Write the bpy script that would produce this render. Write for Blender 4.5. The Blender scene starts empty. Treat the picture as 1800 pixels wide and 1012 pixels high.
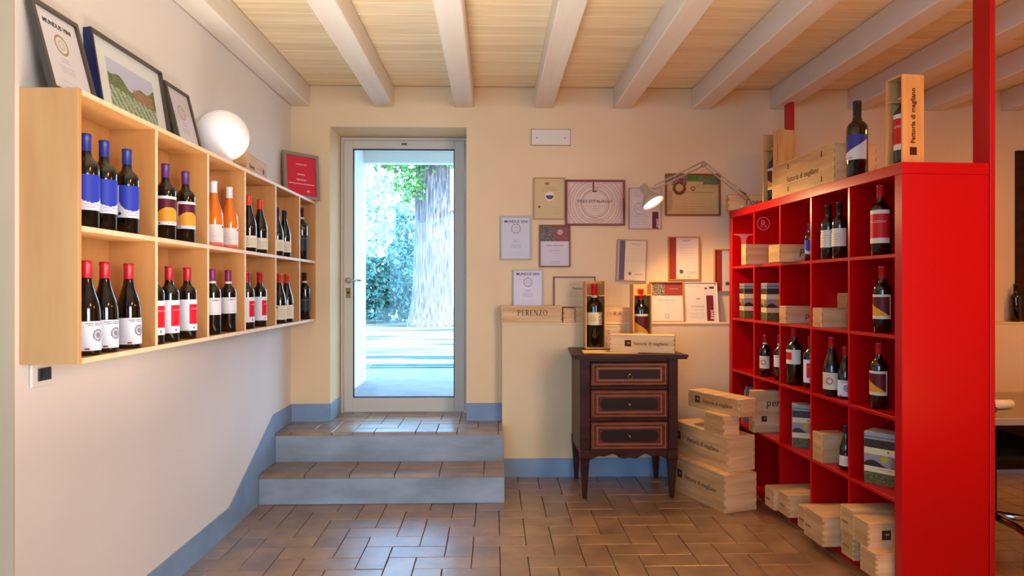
import bpy, bmesh, math, random
import numpy as np
from mathutils import Vector, Matrix
random.seed(7); rng = np.random.default_rng(7)
S = bpy.context.scene; COL = S.collection
PI = math.pi

# ------------------------------------------------------------------ camera
F = 1174.0; CAMZ = 1.315; TH = math.radians(1.56)
cd = bpy.data.cameras.new('camera'); cam = bpy.data.objects.new('camera', cd); COL.objects.link(cam)
cd.sensor_width = 36.0; cd.lens = F/1800*36.0; cd.clip_start = .05; cd.clip_end = 300
cam.location = (0, 0, CAMZ); cam.rotation_euler = (PI/2, 0, -TH)
S.camera = cam
S.view_settings.view_transform = 'Standard'; S.view_settings.look = 'None'
S.view_settings.exposure = 0.12; S.view_settings.gamma = 1.0; S.view_settings.use_curve_mapping = False

# ------------------------------------------------------------------ world, sun, big lights
W = bpy.data.worlds.new('world'); S.world = W; W.use_nodes = True
bg = W.node_tree.nodes['Background']; bg.inputs[0].default_value = (.28, .59, 1.0, 1); bg.inputs[1].default_value = 9.5

def light(name, kind, loc, rot, energy, color, size=None, sizey=None, **kw):
    d = bpy.data.lights.new(name, kind); o = bpy.data.objects.new(name, d); COL.objects.link(o)
    d.energy = energy; d.color = color; o.location = loc; o.rotation_euler = rot
    if kind == 'AREA':
        d.shape = 'RECTANGLE'; d.size = size; d.size_y = sizey or size
    elif kind in ('POINT', 'SPOT') and size: d.shadow_soft_size = size
    for k, v in kw.items(): setattr(d, k, v)
    return o
light('sun', 'SUN', (6, 12, 20), (math.radians(38), math.radians(24), math.radians(20)), 5.5, (1, .9, .8), angle=.02)
# daylight of the shop windows behind the camera, the warm ceiling lamps, and added ceiling fills
light('window_daylight', 'AREA', (2.4, -1.2, 1.6), (math.radians(84), 0, math.radians(42)), 25, (.84, .92, 1.0), 1.8, 1.8, spread=math.radians(66))
light('ceiling_lamp_warm', 'AREA', (1.9, .8, 2.52), (math.radians(14), 0, 0), 34, (1, .36, .06), .4, .4)
light('ceiling_lamp_office', 'AREA', (3.8, 2.8, 2.52), (0, 0, 0), 36, (1, .46, .12), .5, .5)
light('ceiling_fill', 'AREA', (-.6, 1.9, .5), (math.radians(176), 0, 0), 29, (1, .93, .84), 1.0, 2.2, spread=math.radians(105))  # added unseen fill standing in for light bounced to the ceiling
light('ceiling_fill_warm', 'AREA', (2.1, .8, .7), (math.radians(168), 0, 0), 32, (1, .44, .10), 1.6, 1.4)  # added unseen warm fill for the right side of the ceiling

# ------------------------------------------------------------------ pixel -> room helpers (true positions on known planes)
def ray(px, py=506.0):
    a = (px-900)/F; b = (506-py)/F
    return Vector((a*math.cos(TH)+math.sin(TH), -a*math.sin(TH)+math.cos(TH), b))
def atY(px, py, Y):
    r = ray(px, py); t = Y/r.y; return Vector((r.x*t, Y, CAMZ+r.z*t))
def atX(px, py, X):
    r = ray(px, py); t = X/r.x; return Vector((X, r.y*t, CAMZ+r.z*t))
def cw(xc, zc):   # camera-axis offsets -> room XY
    return (xc*math.cos(TH)+zc*math.sin(TH), -xc*math.sin(TH)+zc*math.cos(TH))

# ------------------------------------------------------------------ materials
def lin(c):
    c = np.asarray(c, float)/255.0
    return np.where(c <= .04045, c/12.92, ((c+.055)/1.055)**2.4)
def L4(c): r = lin(c); return (float(r[0]), float(r[1]), float(r[2]), 1.0)
MATS = {}
def mat(name, rgb, rough=.5, spec=.5, metal=0.0, var=0.0, scale=8.0, stretch=(1, 1, 1), rgb2=None, bump=0.0, bscale=60, emit=None, estr=0, objvar=0.0, coat=0.0, detail=4, contrast=None):
    if name in MATS: return MATS[name]
    m = bpy.data.materials.new(name); m.use_nodes = True; nt = m.node_tree; N = nt.nodes; K = nt.links
    b = N['Principled BSDF']; b.inputs['Roughness'].default_value = rough
    b.inputs['Specular IOR Level'].default_value = spec; b.inputs['Metallic'].default_value = metal
    b.inputs['Base Color'].default_value = L4(rgb); b.inputs['Coat Weight'].default_value = coat
    if coat: b.inputs['Coat Roughness'].default_value = .12
    out = None
    if rgb2 is not None or bump or objvar:
        tc = N.new('ShaderNodeTexCoord'); mp = N.new('ShaderNodeMapping'); K.new(tc.outputs['Object'], mp.inputs[0])
        mp.inputs['Scale'].default_value = stretch
        oi = N.new('ShaderNodeObjectInfo')
        add = N.new('ShaderNodeVectorMath'); add.operation = 'ADD'
        sc = N.new('ShaderNodeMath'); sc.operation = 'MULTIPLY'; sc.inputs[1].default_value = 37.0
        K.new(oi.outputs['Random'], sc.inputs[0]); K.new(mp.outputs[0], add.inputs[0]); K.new(sc.outputs[0], add.inputs[1])
    if rgb2 is not None:
        n = N.new('ShaderNodeTexNoise'); n.inputs['Scale'].default_value = scale; n.inputs['Detail'].default_value = detail
        K.new(add.outputs[0], n.inputs['Vector'])
        cr = N.new('ShaderNodeValToRGB'); lo, hi = contrast or (.32, .68)
        cr.color_ramp.elements[0].position = lo; cr.color_ramp.elements[1].position = hi
        cr.color_ramp.elements[0].color = L4(rgb); cr.color_ramp.elements[1].color = L4(rgb2)
        K.new(n.outputs['Fac'], cr.inputs[0]); out = cr.outputs[0]
    if objvar:
        hs = N.new('ShaderNodeHueSaturation')
        if out: K.new(out, hs.inputs['Color'])
        else: hs.inputs['Color'].default_value = L4(rgb)
        mr = N.new('ShaderNodeMapRange'); mr.inputs[3].default_value = 1-objvar; mr.inputs[4].default_value = 1+objvar
        K.new(oi.outputs['Random'], mr.inputs[0]); K.new(mr.outputs[0], hs.inputs['Value']); out = hs.outputs[0]
    if out: K.new(out, b.inputs['Base Color'])
    if bump:
        n2 = N.new('ShaderNodeTexNoise'); n2.inputs['Scale'].default_value = bscale; n2.inputs['Detail'].default_value = 5
        K.new(add.outputs[0], n2.inputs['Vector'])
        bp = N.new('ShaderNodeBump'); bp.inputs['Strength'].default_value = bump; bp.inputs['Distance'].default_value = .004
        K.new(n2.outputs['Fac'], bp.inputs['Height']); K.new(bp.outputs[0], b.inputs['Normal'])
    if emit:
        b.inputs['Emission Color'].default_value = L4(emit); b.inputs['Emission Strength'].default_value = estr
    MATS[name] = m; return m
def glass_mat(name, tint=(1, 1, 1), rough=0.0, ior=1.45):
    m = bpy.data.materials.new(name); m.use_nodes = True; nt = m.node_tree; N = nt.nodes; K = nt.links
    N.remove(N['Principled BSDF']); o = N['Material Output']
    t = N.new('ShaderNodeBsdfTransparent'); t.inputs[0].default_value = (*tint, 1)
    g = N.new('ShaderNodeBsdfGlossy'); g.inputs['Roughness'].default_value = rough
    f = N.new('ShaderNodeFresnel'); f.inputs[0].default_value = ior
    ge = N.new('ShaderNodeNewGeometry'); sb = N.new('ShaderNodeMath'); sb.operation = 'SUBTRACT'; sb.inputs[0].default_value = 1.0; K.new(ge.outputs['Backfacing'], sb.inputs[1])
    ml = N.new('ShaderNodeMath'); ml.operation = 'MULTIPLY'; K.new(f.outputs[0], ml.inputs[0]); K.new(sb.outputs[0], ml.inputs[1])
    mx = N.new('ShaderNodeMixShader'); K.new(ml.outputs[0], mx.inputs[0]); K.new(t.outputs[0], mx.inputs[1]); K.new(g.outputs[0], mx.inputs[2])
    K.new(mx.outputs[0], o.inputs[0]); return m
def print_mat():
    m = bpy.data.materials.new('printed_paper'); m.use_nodes = True; nt = m.node_tree
    a = nt.nodes.new('ShaderNodeAttribute'); a.attribute_name = 'Col'
    b = nt.nodes['Principled BSDF']; b.inputs['Roughness'].default_value = .5; b.inputs['Specular IOR Level'].default_value = .3
    nt.links.new(a.outputs['Color'], b.inputs['Base Color']); return m
PRINT = print_mat()
M_wall = mat('ochre_plaster', (232, 205, 164), .85, .2, rgb2=(224, 196, 152), scale=1.6, bump=.25, bscale=90)
M_wall_l = mat('daylight_tinted_plaster', (224, 214, 203), .8, .25, rgb2=(216, 207, 196), scale=1.3, bump=.2, bscale=90)  # same plaster as the back wall; cool daylight is put into its colour
M_ceil = mat('cream_painted_boards', (240, 222, 184), .6, .3, rgb2=(228, 204, 164), scale=3, stretch=(.6, 8, 8), objvar=.05, bump=.15)
M_beam = mat('white_painted_beam', (226, 218, 206), .6, .3, rgb2=(220, 208, 190), scale=2, stretch=(6, .5, 6), bump=.25, bscale=25)
M_blue = mat('grey_blue_paint', (130, 154, 178), .45, .4, rgb2=(116, 140, 164), scale=5, bump=.3, bscale=40)
M_riser = mat('worn_grey_blue_paint', (152, 164, 176), .5, .4, rgb2=(120, 130, 132), scale=2.6, stretch=(1, 1, 2.2), bump=.4, bscale=24, detail=8)
M_tile = mat('terracotta_tile', (160, 122, 80), .40, .5, rgb2=(120, 88, 58), scale=7, bump=.7, bscale=26, objvar=.09, detail=7)
b_ = M_tile.node_tree.nodes['Principled BSDF']; b_.inputs['Coat Weight'].default_value = .8; b_.inputs['Coat Roughness'].default_value = .30; b_.inputs['Coat IOR'].default_value = 1.8
M_grout = mat('dark_mortar', (98, 80, 62), .9, .1)
M_ply = mat('birch_plywood', (204, 150, 90), .45, .4, rgb2=(188, 130, 72), scale=2.2, stretch=(5, 5, .8), objvar=.04, detail=6)
M_plyh = mat('birch_plywood_flat', (206, 152, 94), .45, .4, rgb2=(188, 132, 74), scale=2.2, stretch=(5, .8, 5), objvar=.03, detail=6)
M_plye = mat('birch_ply_edge', (242, 212, 170), .5, .4, rgb2=(228, 192, 146), scale=40, stretch=(1, 1, 1))
M_red = mat('red_lacquer', (190, 2, 8), .3, .3, bump=.02, bscale=12)
M_redp = mat('red_steel', (190, 2, 10), .35, .5)
M_pine = mat('pine_crate_wood', (230, 192, 142), .6, .3, rgb2=(202, 158, 106), scale=3, stretch=(.8, 6, 9), objvar=.07, detail=6)
M_pinee = mat('pine_end_wood', (216, 170, 114), .62, .3, rgb2=(182, 132, 80), scale=3, stretch=(6, .8, 8), objvar=.07, detail=6)
M_pinev = mat('pine_upright_grain', (226, 178, 112), .6, .3, rgb2=(204, 148, 84), scale=3, stretch=(7, 7, .7), objvar=.05, detail=6)
M_ink = mat('brown_burnt_print', (70, 36, 24), .7, .2)
M_inkl = mat('grey_print', (110, 84, 66), .7, .2)
M_walnut = mat('dark_walnut', (66, 26, 16), .42, .2, rgb2=(40, 14, 8), scale=5, stretch=(1, 1, 4), detail=6)
M_walnut2 = mat('reddish_walnut_veneer', (104, 46, 26), .42, .2, rgb2=(62, 22, 12), scale=8, stretch=(1.2, 2, 4), detail=6)
M_side = mat('faded_walnut_side', (104, 76, 44), .5, .4, rgb2=(84, 58, 32), scale=3, stretch=(4, 4, .8))
M_inlay = mat('light_fruitwood_inlay', (136, 74, 34), .3, .4, coat=.1)
M_dark = mat('near_black_veneer', (34, 14, 12), .38, .2)
M_chrome = mat('chrome_metal', (200, 200, 200), .2, .5, metal=1)
M_brass = mat('old_brass', (150, 118, 62), .35, .5, metal=1)
M_door = mat('cream_aluminium_frame', (200, 192, 176), .4, .4)
M_gasket = mat('black_rubber', (18, 18, 20), .6, .3)
M_glassb = mat('dark_bottle_glass', (10, 9, 7), .06, .6, coat=.5)
M_rose = mat('amber_rose_wine', (222, 112, 26), .08, .6, coat=.5, emit=None)
M_white = mat('white_plastic', (222, 214, 200), .4, .4)
M_grey = mat('dark_grey_plastic', (40, 42, 42), .4, .4)
M_black = mat('black_plastic', (14, 13, 13), .45, .4)
M_pane = glass_mat('clear_window_glass')
M_fglass = glass_mat('thin_frame_glass', ior=1.18, rough=.02)
M_globe = mat('opal_glass', (240, 236, 232), .35, .5, emit=(255, 244, 236), estr=.10)
M_bulb = mat('lit_bulb', (255, 255, 255), .5, .2, emit=(255, 250, 235), estr=14)
M_lamp = mat('grey_enamel', (176, 160, 138), .35, .5)
M_desk = mat('grey_desk_top', (150, 138, 120), .5, .3)

# ------------------------------------------------------------------ object helpers
def parent(o, p):
    if p is not None: o.parent = p
def tag(o, label=None, cat=None, group=None, kind=None):
    if label: o['label'] = label
    if cat: o['category'] = cat
    if group: o['group'] = group
    if kind: o['kind'] = kind
    return o
def empty(name, loc, rz=0.0, label=None, cat=None, group=None, kind=None, rx=0.0, scale=1.0):
    o = bpy.data.objects.new(name, None); COL.objects.link(o); o.empty_display_size = .05
    o.location = loc; o.rotation_euler = (rx, 0, rz); o.scale = (scale,)*3
    return tag(o, label, cat, group, kind)
def link(name, me, p=None, loc=(0, 0, 0), rot=(0, 0, 0)):
    o = bpy.data.objects.new(name, me); COL.objects.link(o); parent(o, p); o.location = loc; o.rotation_euler = rot; return o
class MB:
    def __init__(s): s.v = []; s.f = []; s.m = []; s.sm = []
    def add(s, vs, fs, mi=0, smooth=False):
        n = len(s.v); s.v += [tuple(v) for v in vs]
        for f in fs: s.f.append(tuple(i+n for i in f)); s.m.append(mi); s.sm.append(smooth)
        return s
    def box(s, x0, x1, y0, y1, z0, z1, mi=0, b=0.0):
        if x0 > x1: x0, x1 = x1, x0
        if y0 > y1: y0, y1 = y1, y0
        if z0 > z1: z0, z1 = z1, z0
        if b <= 0:
            vs = [(x, y, z) for z in (z0, z1) for y in (y0, y1) for x in (x0, x1)]
            return s.add(vs, [(0, 2, 3, 1), (4, 5, 7, 6), (0, 1, 5, 4), (2, 6, 7, 3), (0, 4, 6, 2), (1, 3, 7, 5)], mi)
        bm = bmesh.new(); bmesh.ops.create_cube(bm, size=1)
        for v in bm.verts: v.co = Vector(((x0+x1)/2+v.co.x*(x1-x0), (y0+y1)/2+v.co.y*(y1-y0), (z0+z1)/2+v.co.z*(z1-z0)))
        b = min(b, (x1-x0)*.45, (y1-y0)*.45, (z1-z0)*.45)
        bmesh.ops.bevel(bm, geom=bm.edges[:], offset=b, segments=1, affect='EDGES')
        bm.verts.index_update(); s.add([v.co for v in bm.verts], [[v.index for v in f.verts] for f in bm.faces], mi); bm.free(); return s
    def prism(s, poly, a, b, axis='y', mi=0, smooth=False):
        # poly in the plane normal to axis
        def P(u, v, w): return {'y': (u, w, v), 'x': (w, u, v), 'z': (u, v, w)}[axis]
        n = len(poly); vs = [P(u, v, a) for u, v in poly]+[P(u, v, b) for u, v in poly]
        fs = [tuple(range(n)), tuple(range(2*n-1, n-1, -1))]+[(i, i+n, (i+1) % n+n, (i+1) % n) for i in range(n)]
        return s.add(vs, fs, mi, smooth)
    def lathe(s, prof, seg=24, mi=0, cx=0, cy=0, smooth=True, cap=True):
        vs = []; fs = []
        for r, z in prof:
            for k in range(seg):
                a = 2*PI*k/seg; vs.append((cx+r*math.cos(a), cy+r*math.sin(a), z))
        for i in range(len(prof)-1):
            for k in range(seg):
                k2 = (k+1) % seg; fs.append((i*seg+k, i*seg+k2, (i+1)*seg+k2, (i+1)*seg+k))
        if cap:
            fs.append(tuple(range(seg-1, -1, -1))); fs.append(tuple((len(prof)-1)*seg+k for k in range(seg)))
        return s.add(vs, fs, mi, smooth)
    def tube(s, pts, r, seg=8, mi=0):
        pts = [Vector(p) for p in pts]; rs = r if isinstance(r, (list, tuple)) else [r]*len(pts)
        vs = []; fs = []
        for i, p in enumerate(pts):
            d = (pts[min(i+1, len(pts)-1)]-pts[max(i-1, 0)]).normalized()
            u = d.cross(Vector((0, 0, 1)));  u = u.normalized() if u.length > 1e-3 else Vector((1, 0, 0)); w = d.cross(u)
            for k in range(seg):
                a = 2*PI*k/seg; vs.append(p+(u*math.cos(a)+w*math.sin(a))*rs[i])
        for i in range(len(pts)-1):
            for k in range(seg):
                k2 = (k+1) % seg; fs.append((i*seg+k, i*seg+k2, (i+1)*seg+k2, (i+1)*seg+k))
        fs.append(tuple(range(seg-1, -1, -1))); fs.append(tuple((len(pts)-1)*seg+k for k in range(seg)))
        return s.add(vs, fs, mi, True)
    def ring(s, x0, x1, z0, z1, b, y0, y1, mi=0):   # rectangular frame in the XZ plane
        o = [(x0, z0), (x1, z0), (x1, z1), (x0, z1)]; i = [(x0+b, z0+b), (x1-b, z0+b), (x1-b, z1-b), (x0+b, z1-b)]
        vs = [(x, y0, z) for x, z in o]+[(x, y0, z) for x, z in i]+[(x, y1, z) for x, z in o]+[(x, y1, z) for x, z in i]
        fs = []
        for k in range(4):
            j = (k+1) % 4
            fs += [(k, j, j+4, k+4), (k+8, k+12, j+12, j+8), (k, k+8, j+8, j), (k+4, j+4, j+12, k+12)]
        return s.add(vs, fs, mi)
    def mesh(s, name, mats):
        me = bpy.data.meshes.new(name); me.from_pydata(s.v, [], s.f)
        for m in (mats if isinstance(mats, (list, tuple)) else [mats]): me.materials.append(m)
        me.polygons.foreach_set('material_index', s.m); me.polygons.foreach_set('use_smooth', s.sm)
        bm = bmesh.new(); bm.from_mesh(me); bmesh.ops.recalc_face_normals(bm, faces=bm.faces[:]); bm.to_mesh(me); bm.free()
        return me
    def build(s, name, mats, p=None, loc=(0, 0, 0), rot=(0, 0, 0)):
        return link(name, s.mesh(name, mats), p, loc, rot)
def struct(name, mb, m, p=None, label=None, loc=(0, 0, 0)):
    o = mb.build(name, m, p, loc)
    if p is None: o['kind'] = 'structure'
    if label: o['label'] = label
    return o
def text(name, s, size, m, p, loc, rot=(PI/2, 0, 0), ext=.0004, off=0.0, shear=0.0, align='LEFT', sx=1.0, space=1.0):
    c = bpy.data.curves.new('t', 'FONT'); c.body = s; c.size = size; c.extrude = ext; c.offset = off; c.shear = shear
    c.align_x = align; c.resolution_u = 2; c.space_character = space
    t = bpy.data.objects.new('t', c); COL.objects.link(t)
    dg = bpy.context.evaluated_depsgraph_get(); dg.update()
    me = bpy.data.meshes.new_from_object(t.evaluated_get(dg)); bpy.data.objects.remove(t)
    if sx != 1.0:
        for v in me.vertices: v.co.x *= sx
    me.materials.clear(); me.materials.append(m)
    return link(name, me, p, loc, rot)
def print_grid(w, h, img, y=0.0, wrap=None):
    """flat printed sheet (img: ny,nx,3 sRGB, row 0 at the bottom) in XZ facing -Y, centred in x; wrap=(radius, half angle) bends it round a bottle"""
    ny, nx = img.shape[:2]
    u = np.linspace(-.5, .5, nx+1); v = np.linspace(0, 1, ny+1); U, V = np.meshgrid(u, v)
    if wrap:
        r, ha = wrap; A = U*2*ha; X = r*np.sin(A); Y = -r*np.cos(A)
    else: X = U*w; Y = np.full_like(U, y)
    co = np.stack([X, Y, V*h], -1).reshape(-1, 3)
    I = (np.arange(ny)[:, None]*(nx+1)+np.arange(nx)[None]).reshape(-1)
    Fc = np.stack([I, I+1, I+nx+2, I+nx+1], -1)
    me = bpy.data.meshes.new('print'); me.vertices.add(len(co)); me.vertices.foreach_set('co', co.ravel())
    me.loops.add(Fc.size); me.loops.foreach_set('vertex_index', Fc.ravel().astype(np.int32))
    me.polygons.add(len(Fc)); me.polygons.foreach_set('loop_start', np.arange(len(Fc), dtype=np.int32)*4)
    me.update(calc_edges=True); me.validate()
    at = me.attributes.new('Col', 'FLOAT_COLOR', 'FACE')
    c = np.ones((len(Fc), 4), np.float32); c[:, :3] = lin(np.clip(img.reshape(-1, 3), 0, 255)); at.data.foreach_set('color', c.ravel())
    if wrap: me.polygons.foreach_set('use_smooth', np.ones(len(Fc), bool))
    me.materials.append(PRINT); return me
# little painting tools on arrays
class Art:
    def __init__(s, w, h, bgc, cell=.003):
        s.nx = max(4, int(round(w/cell))); s.ny = max(4, int(round(h/cell))); s.a = np.zeros((s.ny, s.nx, 3)); s.a[:] = bgc
        s.V, s.U = np.meshgrid((np.arange(s.ny)+.5)/s.ny, (np.arange(s.nx)+.5)/s.nx, indexing='ij'); s.asp = w/h
    def rect(s, u0, u1, v0, v1, c): s.a[(s.U >= u0) & (s.U <= u1) & (s.V >= v0) & (s.V <= v1)] = c; return s
    def disc(s, u, v, r, c, r0=0, half=None):
        d = np.hypot((s.U-u)*s.asp, s.V-v); k = (d <= r) & (d >= r0)
        if half == 'low': k &= s.V <= v
        s.a[k] = c; return s
    def lines(s, u0, u1, v0, v1, n, c, ragged=.3, alpha=.6):
        for i in range(n):
            v = v1-(v1-v0)*i/max(1, n-1); row = min(s.ny-1, int(v*s.ny)); q = (u1-u0)*ragged*random.random()/2
            m = (s.U[row] >= u0+q) & (s.U[row] <= u1-q) & (rng.random(s.nx) > .15)
            s.a[row, m] = s.a[row, m]*(1-alpha)+np.array(c)*alpha
        return s
    def noise(s, u0, u1, v0, v1, cols, soft=1):
        k = (s.U >= u0) & (s.U <= u1) & (s.V >= v0) & (s.V <= v1)
        idx = rng.integers(0, len(cols), (s.ny, s.nx)); s.a[k] = np.array(cols, float)[idx][k]
        return s

# ------------------------------------------------------------------ room shell
WX = -1.434; YB = 4.76; YL = 4.65; ZC = 2.746; ZB = 2.598; LZ = .372; XR = 5.6; LEDGE = 1.073
DX0 = atY(580, 500, YB).x; DX1 = atY(820, 500, YB).x; DZ = 2.457; YD = 5.08
# floor slab and herringbone tiles
floor = struct('floor', MB().box(-3.3, XR, -3, 4.9, -.12, -.007), M_grout)
tile_cache = {}
def tile_mesh(w, h, t=.022):
    k = (round(w, 3), round(h, 3))
    if k not in tile_cache:
        c = .0018; mb = MB(); x, y = w/2, h/2
        j = lambda: random.uniform(-.0012, .0012)
        o = [(-x+j(), -y+j()), (x+j(), -y+j()), (x+j(), y+j()), (-x+j(), y+j())]
        i = [(a*(1-c/x), b*(1-c/y)) for a, b in o]
        vs = [(a, b, -t) for a, b in o]+[(a, b, -.0025) for a, b in o]+[(a, b, 0) for a, b in i]
        fs = [(3, 2, 1, 0), (8, 9, 10, 11)]
        for q in range(4):
            r = (q+1) % 4; fs += [(q, r, r+4, q+4), (q+4, r+4, r+8, q+8)]
        mb.add(vs, fs); tile_cache[k] = mb.mesh('tile', M_tile)
    return tile_cache[k]
def herringbone(x0, x1, y0, y1, w, p, z, ox=0, oy=0, keep=lambda x, y: True, joint=.0036):
    rest = MB()
    J0, J1 = int((y0-oy)/w)-3, int((y1-oy)/w)+3
    for j in range(J0, J1):
        for n in range(-60, 60):
            for kind in (0, 1):
                if kind == 0: a, b, W_, H_ = (-j+4*n), j, 2, 1
                else: a, b, W_, H_ = (-j+4*n+2), j, 1, 2
                X0, Y0 = ox+a*w, oy+b*w; X1, Y1 = X0+W_*w, Y0+H_*w
                X0, X1 = max(X0, x0), min(X1, x1); Y0, Y1 = max(Y0, y0), min(Y1, y1)
                g = joint/2
                if X1-X0 < .02 or Y1-Y0 < .02: continue
                cx, cy = (X0+X1)/2, (Y0+Y1)/2
                if keep(cx, cy):
                    o = link('tile', tile_mesh(X1-X0-2*g, Y1-Y0-2*g), p, (cx, cy, z+random.uniform(-.0012, .0012)),
                             (random.uniform(-.004, .004), random.uniform(-.003, .003), 0))
                else:
                    rest.box(X0+g, X1-g, Y0+g, Y1-g, z-.022, z)
    if rest.v: o = rest.build('tile_field', M_tile, p); o['kind'] = 'stuff'
vis = lambda x, y: y > 2.98 and -1.5 < x < 1.95 and not (y > 4.10 and x < .06) and (x-900/1e9 < y*.86)
herringbone(WX+.004, XR, .9, YL, .136, floor, 0.0, ox=.03, oy=.012, keep=vis)
herringbone(-3.2, WX, .9, 2.03, .136, floor, 0.0, ox=.03, oy=.012, keep=lambda x, y: False)
# walls
struct('wall_left', MB().box(-3.3, WX, 2.04, YB+.45, -.12, ZC), M_wall_l)
struct('wall_side', MB().box(-3.4, -3.3, -3, 2.04, -.12, ZC), M_wall_l)
struct('wall_return_skin', MB().box(-3.3, WX, 2.034, 2.0395, 0, ZC), mat('dimmed_plaster', (196, 168, 134), .85, .2, rgb2=(188, 160, 126), scale=1.5))  # added skin on the same wall end, coloured darker to offset overly strong daylight
wb = MB()
wb.box(WX, DX0, YB, YB+.45, -.12, ZC); wb.box(DX1, XR, YB, YB+.45, -.12, ZC); wb.box(DX0, DX1, YB, YB+.45, DZ, ZC)
wb.box(DX0, DX1, YB, YB+.45, -.12, LZ-.024)
struct('wall_back', wb, M_wall)
lw = MB().box(.058, XR, YL, YB-.001, -.1, LEDGE-.014)
low = struct('wall_lower', lw, M_wall, label='thicker lower part of the back wall under the ledge')
MB().box(.053, XR, YL-.006, YB-.001, LEDGE-.014, LEDGE, b=.003).build('ledge', M_wall, low)
struct('wall_right', MB().box(XR, XR+.1, -3, YB, -.1, ZC), M_wall)
wr = MB().box(-3.4, -2.95, -3.1, -3, -.1, ZC); wr.box(-.3, XR, -3.1, -3, -.1, ZC); wr.box(-2.95, -.3, -3.1, -3, 2.7, ZC); wr.box(-2.95, -.3, -3.1, -3, -.1, .6)
struct('wall_rear', wr, M_wall_l)
# painted base strip
bl = MB().prism([(2.04, 0), (3.65, 0), (3.65, .128), (2.04, .128)], WX, WX+.009, 'x')
bl.prism([(3.65, 0), (4.38, 0), (4.38, .492), (3.65, .128)], WX, WX+.009, 'x').prism([(4.38, .0), (YB, .0), (YB, .495), (4.38, .492)], WX, WX+.009, 'x')
struct('baseboard_left', bl, M_blue)
bb = MB().box(WX+.009, DX0, YB-.009, YB, LZ, .497); bb.box(DX1, .056, YB-.009, YB, LZ, .497)
bb.box(DX0-.0, DX0+.008, YB-.009, YD-.02, LZ, .497)
struct('baseboard_back', bb, M_blue)
bb = MB().box(.066, XR, YL-.009, YL-.0005, 0, .128); struct('baseboard_right', bb, M_blue)
# ceiling
ceil = struct('ceiling', MB().box(-3.4, XR+.1, -3.1, YB+.45, ZC+.025, ZC+.2), M_ceil)
y = YB-.002; k = 0
bm_cache = {}
while y > -3:
    mb = MB(); bw = .139
    mb.box(-3.3 if y-bw/2 < 2.04 else WX, XR, y-bw+.002, y-.002, ZC, ZC+.024, b=.004)
    mb.build('board', M_ceil, ceil); y -= bw
bc = [-1.366]+[-.776+.566*i for i in range(12)]
for x in bc:
    mb = MB().box(x-.066, x+.066, -2.98, YB-.001, ZB, ZC-.001, b=.006); mb.build('beam', M_beam, ceil)
for x in (-1.93, -2.5, -3.05): MB().box(x-.066, x+.066, -2.98, 2.03, ZB, ZC-.001, b=.006).build('beam', M_beam, ceil)

# steps
st = empty('entrance_steps', (0, 0, 0), label='two grey blue painted masonry steps with tiled treads up to the glass door', kind='structure')
MB().box(WX+.009, .066, 4.084, 4.41, 0, .181-.022, b=.004).build('riser', M_riser, st)
MB().box(WX+.009, .066, 4.394, YB-.001, 0, LZ-.022, b=.004).build('riser', M_riser, st)
MB().box(DX0, DX1, YB, 5.3, LZ-.1, LZ-.022).build('threshold_bed', M_grout, st)
x = WX+.012
while x < .06:
    w = min(.272, .064-x); link('tile', tile_mesh(w-.005, .155), st, (x+w/2, 4.084+.077, .181)); 
    w2 = w; link('tile', tile_mesh(w2-.005, .145), st, (x+w/2, 4.084+.16+.072, .181)); x += .272
herringbone(WX+.01, .064, 4.395, YB-.011, .136, st, LZ, ox=.03, oy=.30)
herringbone(DX0+.009, DX1-.002, YB-.009, 5.2, .136, st, LZ, ox=.03, oy=.30)

# ------------------------------------------------------------------ glass door
gx0 = atY(621, 500, YD).x; gx1 = atY(799, 500, YD).x
fx0, fx1 = DX0+.004, DX1-.004; gz0, gz1 = .487, 2.365
door = empty('door_1', ((fx0+fx1)/2, YD, LZ), label='single glazed entrance door with a cream metal frame', kind='structure')
ox = (fx0+fx1)/2
def dl(x): return x-ox
MB().ring(dl(fx0), dl(fx1), -.02, DZ-LZ-.004, .022, .0, .09).build('door_jamb_frame', M_door, door)
mb = MB(); a, b_, c, d = dl(fx0+.024), dl(fx1-.024), .008, DZ-LZ-.03
for (x0, x1, z0, z1) in ((a, dl(gx0), c, d), (dl(gx1), b_, c, d), (dl(gx0), dl(gx1), c, gz0-LZ), (dl(gx0), dl(gx1), gz1-LZ, d)):
    mb.box(x0, x1, -.012, .045, z0, z1, b=.0025)
leaf = mb.build('door_leaf_frame', M_door, door)
MB().ring(dl(gx0), dl(gx1), gz0-LZ, gz1-LZ, .006, -.008, .02).build('gasket', M_gasket, leaf)
MB().box(dl(gx0)+.004, dl(gx1)-.004, .012, .018, gz0-LZ+.004, gz1-LZ-.004).build('window_pane', M_pane, leaf)
h = atY(612, 493, YD-.02); hx, hz = h.x-ox, h.z-LZ
MB().lathe([(0.001, 0), (.022, 0), (.022, .008), (.012, .01), (.001, .01)], 16).build('handle_rose', M_chrome, door, (hx, -.013, hz), (PI/2, 0, 0))
MB().tube([(hx, -.02, hz), (hx, -.055, hz), (hx+.02, -.062, hz), (hx+.105, -.06, hz+.002)], [.008, .008, .009, .007]).build('door_handle', M_chrome, door)
MB().box(hx-.018, hx+.016, -.018, -.012, hz-.13, hz-.055, b=.003).build('lock_plate', M_brass, door)
MB().lathe([(.001, 0), (.009, 0), (.009, .004), (.001, .004)], 12).build('keyhole', M_black, door, (hx, -.018, hz-.09), (PI/2, 0, 0))
for zz in (.25, 1.05, 1.93):
    MB().tube([(dl(fx1)-.012, -.02, zz), (dl(fx1)-.012, -.02, zz+.08)], .008).build('hinge', M_door, door)
MB().box(-.02, .02, -.02, -.012, d-.03, d-.02).build('door_closer_tab', M_grey, door)

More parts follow.
